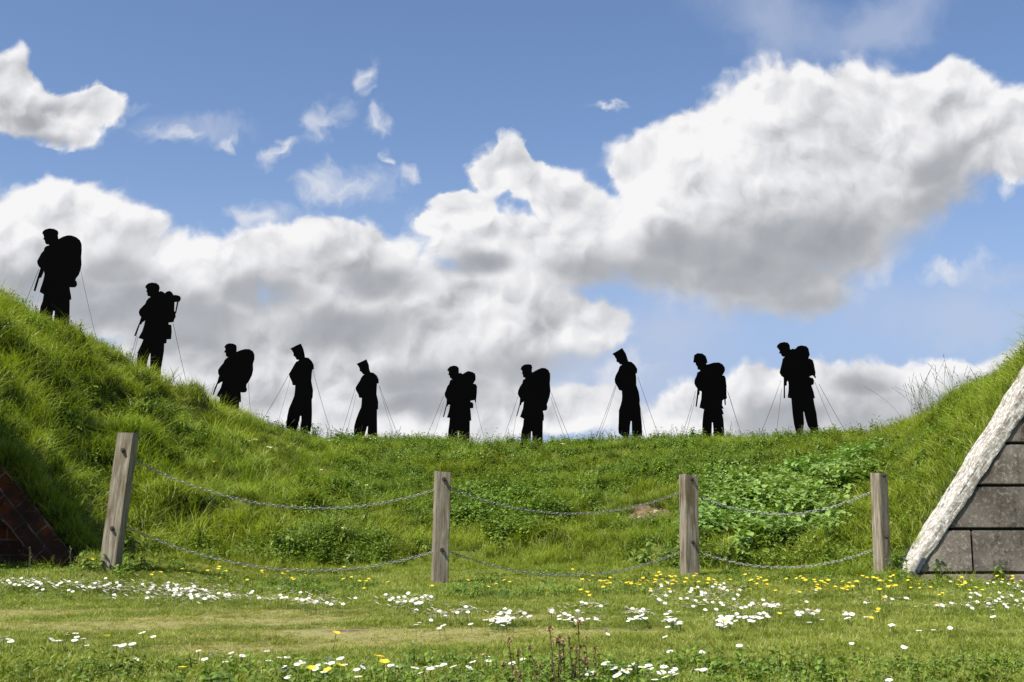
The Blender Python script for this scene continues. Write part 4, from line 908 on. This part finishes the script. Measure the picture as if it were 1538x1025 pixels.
for i, g in enumerate(pts[:300]):
    rz = rs.uniform(-.9, .9); near = g.y < 7.2; s = rs.uniform(.85, 1.2)
    if near:
        o = empty('daisy', g, rz); o.scale = (s,)*3
        for nm, me_ in zip(('petals', 'flower_centre', 'stem'), DP[i % 10]): c_ = bpy.data.objects.new(nm, me_); C.objects.link(c_); c_.parent = o
        tag(o, 'open white daisy '+where(g), 'daisy', 'near daisies '+where(g))
    else:
        o = copy_thing('daisy', DM[i % 8], g, rz, s*1.15)
        tag(o, 'small white daisy '+where(g), 'daisy', 'small daisies '+where(g))
rest = pts[300:]
V, Fc, fm = [], [], []
base_parts = [daisy_parts(0.0165, 0.078, 9, s+90) for s in range(6)]
for i, g in enumerate(rest):
    ca, sa = math.cos(i*1.3*.5), math.sin(i*1.3*.5)
    for k, (v, f) in enumerate(base_parts[i % 6]):
        o = len(V); V += [(g.x+q[0], g.y+q[1], g.z+q[2]) for q in v]; Fc += [tuple(o+a for a in q) for q in f]; fm += [k]*len(f)
if rest: tag(mesh_obj('daisy_drift', V, Fc, [M_PETAL, M_DISC, M_STEM], fmat=fm), 'farthest drifts of tiny white daisies near the foot of the fence', 'daisies', kind='stuff')
B_CL = [(135,845,6,8,3),(232,865,10,3,3),(320,862,30,6,6),(385,862,20,6,6),(360,875,20,4,3),(440,865,20,8,6),(535,875,15,6,6),(590,880,6,3,2),(650,885,4,3,1),(690,880,6,3,1),(735,883,8,3,3),(770,880,15,5,4),(865,873,10,5,3),(910,880,20,6,12),(950,880,25,7,12),(990,878,18,8,14),(1010,872,15,5,7),(880,897,15,4,4),(1040,876,30,8,14),(1075,880,25,5,10),(1145,875,14,5,7),(1160,885,22,7,9),(1215,875,16,6,12),(1240,885,25,8,12),(1270,882,22,9,10),(1300,878,18,5,9),(1330,875,18,8,12),(1340,890,22,6,6),(1385,882,15,8,7),(1410,895,12,5,4),(1440,875,20,5,7),(1465,888,15,7,6),(1500,872,18,7,9),(1520,875,10,5,4),(1320,903,6,5,2),(1180,898,12,4,2),(1305,933,4,2,1),(1170,929,4,2,1),(1085,945,3,2,1),(515,862,10,4,2),(560,873,10,3,2),(1125,869,10,4,3)]
B_ONE = [(272,1015),(466,1020),(498,1016),(502,1014),(563,1006),(576,1013),(160,965),(1322,922),(1320,918),(500,966)]
spots = []
for (cx, cy, rx, ry, n) in B_CL:
    for _ in range(int(n*1.18)): a = rs.normal(0, .7, 2); spots.append((cx+a[0]*rx, cy+a[1]*ry))
spots += B_ONE
for i, (a, b_) in enumerate(spots):
    g = ground_at(a, b_, 0.085)
    if g is None or bool(in_wall(g.x, g.y)) or g.y > 13.5: continue
    near = g.y < 7
    o = copy_thing('buttercup', BM[i % 6], g, rs.uniform(-.9, .9), rs.uniform(1.0, 1.4))
    tag(o, ('large yellow flower ' if near else 'yellow buttercup ')+where(g), 'buttercup', ('large yellow flowers ' if near else 'buttercups ')+where(g))

# yellow and cream flowering weeds on the bank
def flowering(px, py, hgt, rad, nflo, m, label, spread=0.05, name='flowering_weed'):
    g = ground_at(px, py)
    if g is None: g = ground_at(px, py+8) or ground_at(px, py+18)
    if g is None: return
    root = empty(name, g); r = np.random.default_rng(int(px)); V, Fc = [], []; V2, F2 = [], []
    for k in range(nflo):
        t = Vector((r.normal(0, spread), r.normal(0, spread), hgt*r.uniform(.8, 1.05))); tube([(0, 0, -.02), (t.x*.3, t.y*.3, t.z*.6), t], 0.003, 4, V, Fc)
        c = len(V2); V2.append(t+Vector((0, 0, rad*.3)))
        for j in range(8): a = j*math.pi/4; V2.append(t+Vector((math.cos(a)*rad, math.sin(a)*rad, rad*r.uniform(-.25, .35))))
        for j in range(8): F2.append((c, c+1+j, c+1+(j+1) % 8))
    mesh_obj('stem', V, Fc, M_STEM, root); mesh_obj('flower_head', V2, F2, m, root); tag(root, label, 'weed')
flowering(555, 664, 0.22, 0.035, 10, M_PALEF, 'yellow flowering weed at the foot of the smaller bowed sailor', 0.07)
flowering(381, 672, 0.12, 0.045, 3, M_PALEF, 'cream flower head on the slope below the sunken soldier', 0.03)
flowering(404, 682, 0.12, 0.04, 3, M_PALEF, 'pair of cream flower heads on the slope just under the tall sailor', 0.06)
flowering(497, 663, 0.12, 0.045, 4, M_PALEF, 'cream flower cluster on the crest between the two left sailors', 0.08)
flowering(534, 741, 0.15, 0.03, 3, M_PALEF, 'small cream flowers above the first span of chain', 0.06)
flowering(482, 717, 0.12, 0.03, 2, M_PALEF, 'pale yellow flower on the bank left of the second post', 0.03)
flowering(508, 810, 0.12, 0.03, 3, M_PALEF, 'pale flowers on the bank between the two chains left of the second post', 0.05)
flowering(325, 705, 0.12, 0.03, 2, M_BUTTER, 'yellow flower on the left slope beside the leaning post', 0.03)
flowering(848, 660, 0.16, 0.03, 4, M_PALEF, 'yellowish flowering weed on the crest right of the middle soldiers', 0.07)
flowering(92, 506, 0.1, 0.03, 2, M_PALEF, 'cream flower at the foot of the highest soldier', 0.03)
flowering(172, 706, 0.1, 0.022, 2, M_PETAL, 'white flower on the bank against the left side of the leaning post', 0.02)

# tall seeding grasses on the right shoulder
for (px, py, n, h, lab) in [(1385, 622, 9, 0.95, 'tall seeding grass clump, the fullest on the right shoulder of the crest'), (1408, 606, 7, 0.85, 'tall seeding grass clump just right of the fullest one'), (1435, 585, 5, 0.85, 'sparse tall seeding grass, the tallest stems on the right shoulder'), (1462, 570, 4, 0.5, 'short seeding grass near the top of the right shoulder')]:
    g = ground_at(px, py+12) or ground_at(px, py+22)
    root = empty('tall_grass', g); tag(root, lab, 'grass clump')
    o = seedgrass('seed_stem', n*2, h*.6, h, M_SEED, 0.35, seed=px, headlen=0.3, w=0.0045, hw=0.018, lean=0.6); C.objects.link(o); o.parent = root; o.rotation_euler = (0.0, -0.30, 0)
    o = clump('leaf_blade', 24, 0.15, 0.4, 0.009, 0.15, 0.8, M_LONG, 4, seed=px); C.objects.link(o); o.parent = root
# weeds at the foot of the concrete wall
for (px, py, h, lab) in [(1418, 868, 0.30, 'small leafy weed growing against the concrete wall near its vertical joint'), (1500, 866, 0.22, 'low leafy weed at the foot of the concrete wall by the right edge'), (1346, 864, 0.24, 'dark weed between the rightmost post and the white coping')]:
    g = ground_at(px, py, y1=11.75)
    if g is None: g = P(px, py, 11.7); g.z = float(zat(g.x, 11.7))
    g.y = min(g.y, 11.68)
    o = leafy('wall_weed', 5, h*.6, h, 0.07, M_LEAF, 0.09, seed=px, pairs=5); C.objects.link(o); o.location = g; tag(o, lab, 'weed')
# leafy weed at the foot of the leaning post, and by the brick wall
for (px, py, h, lab) in [(135, 858, 0.16, 'bright leafy weed between the brick wall and the leaning post'), (205, 860, 0.30, 'leafy weed growing against the right side of the leaning post')]:
    g = ground_at(px, py); o = leafy('fence_weed', 6, h*.6, h, 0.07, M_LEAF, 0.1, seed=px, pairs=4); C.objects.link(o); o.location = g; tag(o, lab, 'weed')
for px, lab in ((106, 'pale seeding grass in front of the brick wall, right of its fellow'), (45, 'pale seeding grass in front of the brick wall nearer the left edge')):
    g = ground_at(px, 872); o = seedgrass('seeding_grass', 2, 0.24, 0.30, M_SEED, 0.03, seed=px, w=0.005, hw=0.02, lean=.1); C.objects.link(o); o.location = g; tag(o, lab, 'grass')
# upright leaves in the lawn
def rosette(px, py, leaves, L, w, label, y=None):
    g = ground_at(px, py); root = empty('broad_leaf_plant', g); r = np.random.default_rng(px)
    for k in range(leaves):
        a = (k/(leaves-1)-.5)*2.2; V, Fc, UV = [], [], []; n = 8; Lk = L*r.uniform(.8, 1.1); ya = r.uniform(-.3, .5)
        for s in range(n+1):
            t = s/n; ww = w*math.sin(math.pi*(0.08+0.92*t))**.8*.5 if t < 1 else 0.0005
            c = Vector((math.sin(a)*Lk*t*(.5+.4*t), -ya*Lk*t*t*.5, Lk*t*(1-.25*t*abs(a)))); V += [c+Vector((-ww*math.cos(a*.6), .2*ww, ww*.3*math.sin(a))), c+Vector((0, .25*ww, 0)), c+Vector((ww*math.cos(a*.6), .2*ww, -ww*.3*math.sin(a)))]; UV += [(.6, t)]*3
        for s in range(n): o_ = 3*s; Fc += [(o_, o_+1, o_+4, o_+3), (o_+1, o_+2, o_+5, o_+4)]
        mesh_obj('leaf', V, Fc, M_DOCK, root, uv=UV, smooth=True)
    tag(root, label, 'plant'); return root
rosette(330, 1040, 5, 0.085, 0.032, 'pale broad leaved plant standing up at the bottom edge, left of centre')
rosette(697, 890, 3, 0.13, 0.035, 'dark upright leaf in the lawn right of the stained post')
rosette(758, 903, 4, 0.10, 0.04, 'small pale leaved plant in the lawn above the daisy cluster')
rosette(826, 884, 3, 0.12, 0.035, 'upright pale leaf near the buttercups under the sagging chain')
# dried stalks in the near centre
stalks = [(765,962,772,1040,.012),(779,978,783,1040,.009),(795,973,812,1045,.009),(757,997,758,1035,.01),(826,944,836,1045,.012),(839,962,841,1040,.018),(846,968,848,1040,.010),(854,957,864,1042,.009),(869,935,871,1045,.012),(881,957,884,1040,.009),(880,991,868,1040,.013),(812,1000,808,1035,.009),(775,1010,782,1045,.009),(895,974,893,1038,.009),(841,985,843,1045,.010),(830,995,833,1040,.008),(866,975,864,1040,.009),(860,1000,858,1040,.008)]
stalks.sort()
for i, (hx, hy, bx_, by_, hr) in enumerate(stalks):
    g = ground_at(bx_, by_); top = P(hx, hy, g.y+random.uniform(-.05, .05)); root = empty('dried_stalk', g); t = top-g; r = random.Random(i)
    pts_ = [Vector((0, 0, -.01))]+[t*k/6+Vector((r.uniform(-1, 1), r.uniform(-1, 1), 0))*0.004 for k in range(1, 6)]+[t]
    V, Fc = tube(pts_, [0.0024]*4+[0.0019]*3, 5)
    for k in range(1, 6):                         # withered leaf scraps along the stem
        for _ in range(3):
            c = pts_[k]+Vector((0, 0, r.uniform(-.01, .01))); a = r.uniform(0, 6.28); L = r.uniform(.006, .014); o_ = len(V)
            V += [c, c+Vector((math.cos(a)*L, math.sin(a)*L, L*r.uniform(-.6, .6))), c+Vector((math.cos(a+.5)*L*.7, math.sin(a+.5)*L*.7, L*.6))]; Fc.append((o_, o_+1, o_+2))
    mesh_obj('stem', V, Fc, M_DRY, root)
    V, Fc = [], []; hr *= 1.3
    for k in range(90):
        d = Vector((r.gauss(0, 1), r.gauss(0, 1), r.gauss(0, .7))).normalized(); c = t+d*hr*.35; e = t+d*hr*r.uniform(.75, 1.1); s_ = d.orthogonal().normalized()*hr*.16; o_ = len(V); V += [c-s_, c+s_, e]; Fc.append((o_, o_+1, o_+2))
    mesh_obj('seed_head', V, Fc, M_DRYH, root)
    tag(root, 'brown dried flower stalk, %s from the left in the group at the bottom centre' % ORD[i], 'dried plant', 'dried stalks in the near turf')
# small stones on the burrow's bare earth
for k, (px, py) in enumerate([(962, 778), (985, 770), (990, 781)]):
    g = ground_at(px, py)
    bm = bmesh.new(); bmesh.ops.create_icosphere(bm, subdivisions=2, radius=0.045); rr = random.Random(k)
    for v in bm.verts: v.co *= rr.uniform(.8, 1.15); v.co.z *= .6
    o = bm_obj('stone', bm, plain('pale_stone', (0.42, 0.33, 0.25), 0.9, nscale=30, namp=.3)); o.location = g
    tag(o, ['small pale stone on the left of the bare earth', 'small pale stone high on the bare earth', 'small pale stone low on the bare earth by the third post'][k], 'stone')
print('buttercups', sum(o.name.startswith('buttercup') for o in bpy.data.objects), 'objects', len(bpy.data.objects), 'daisies', len(pts))
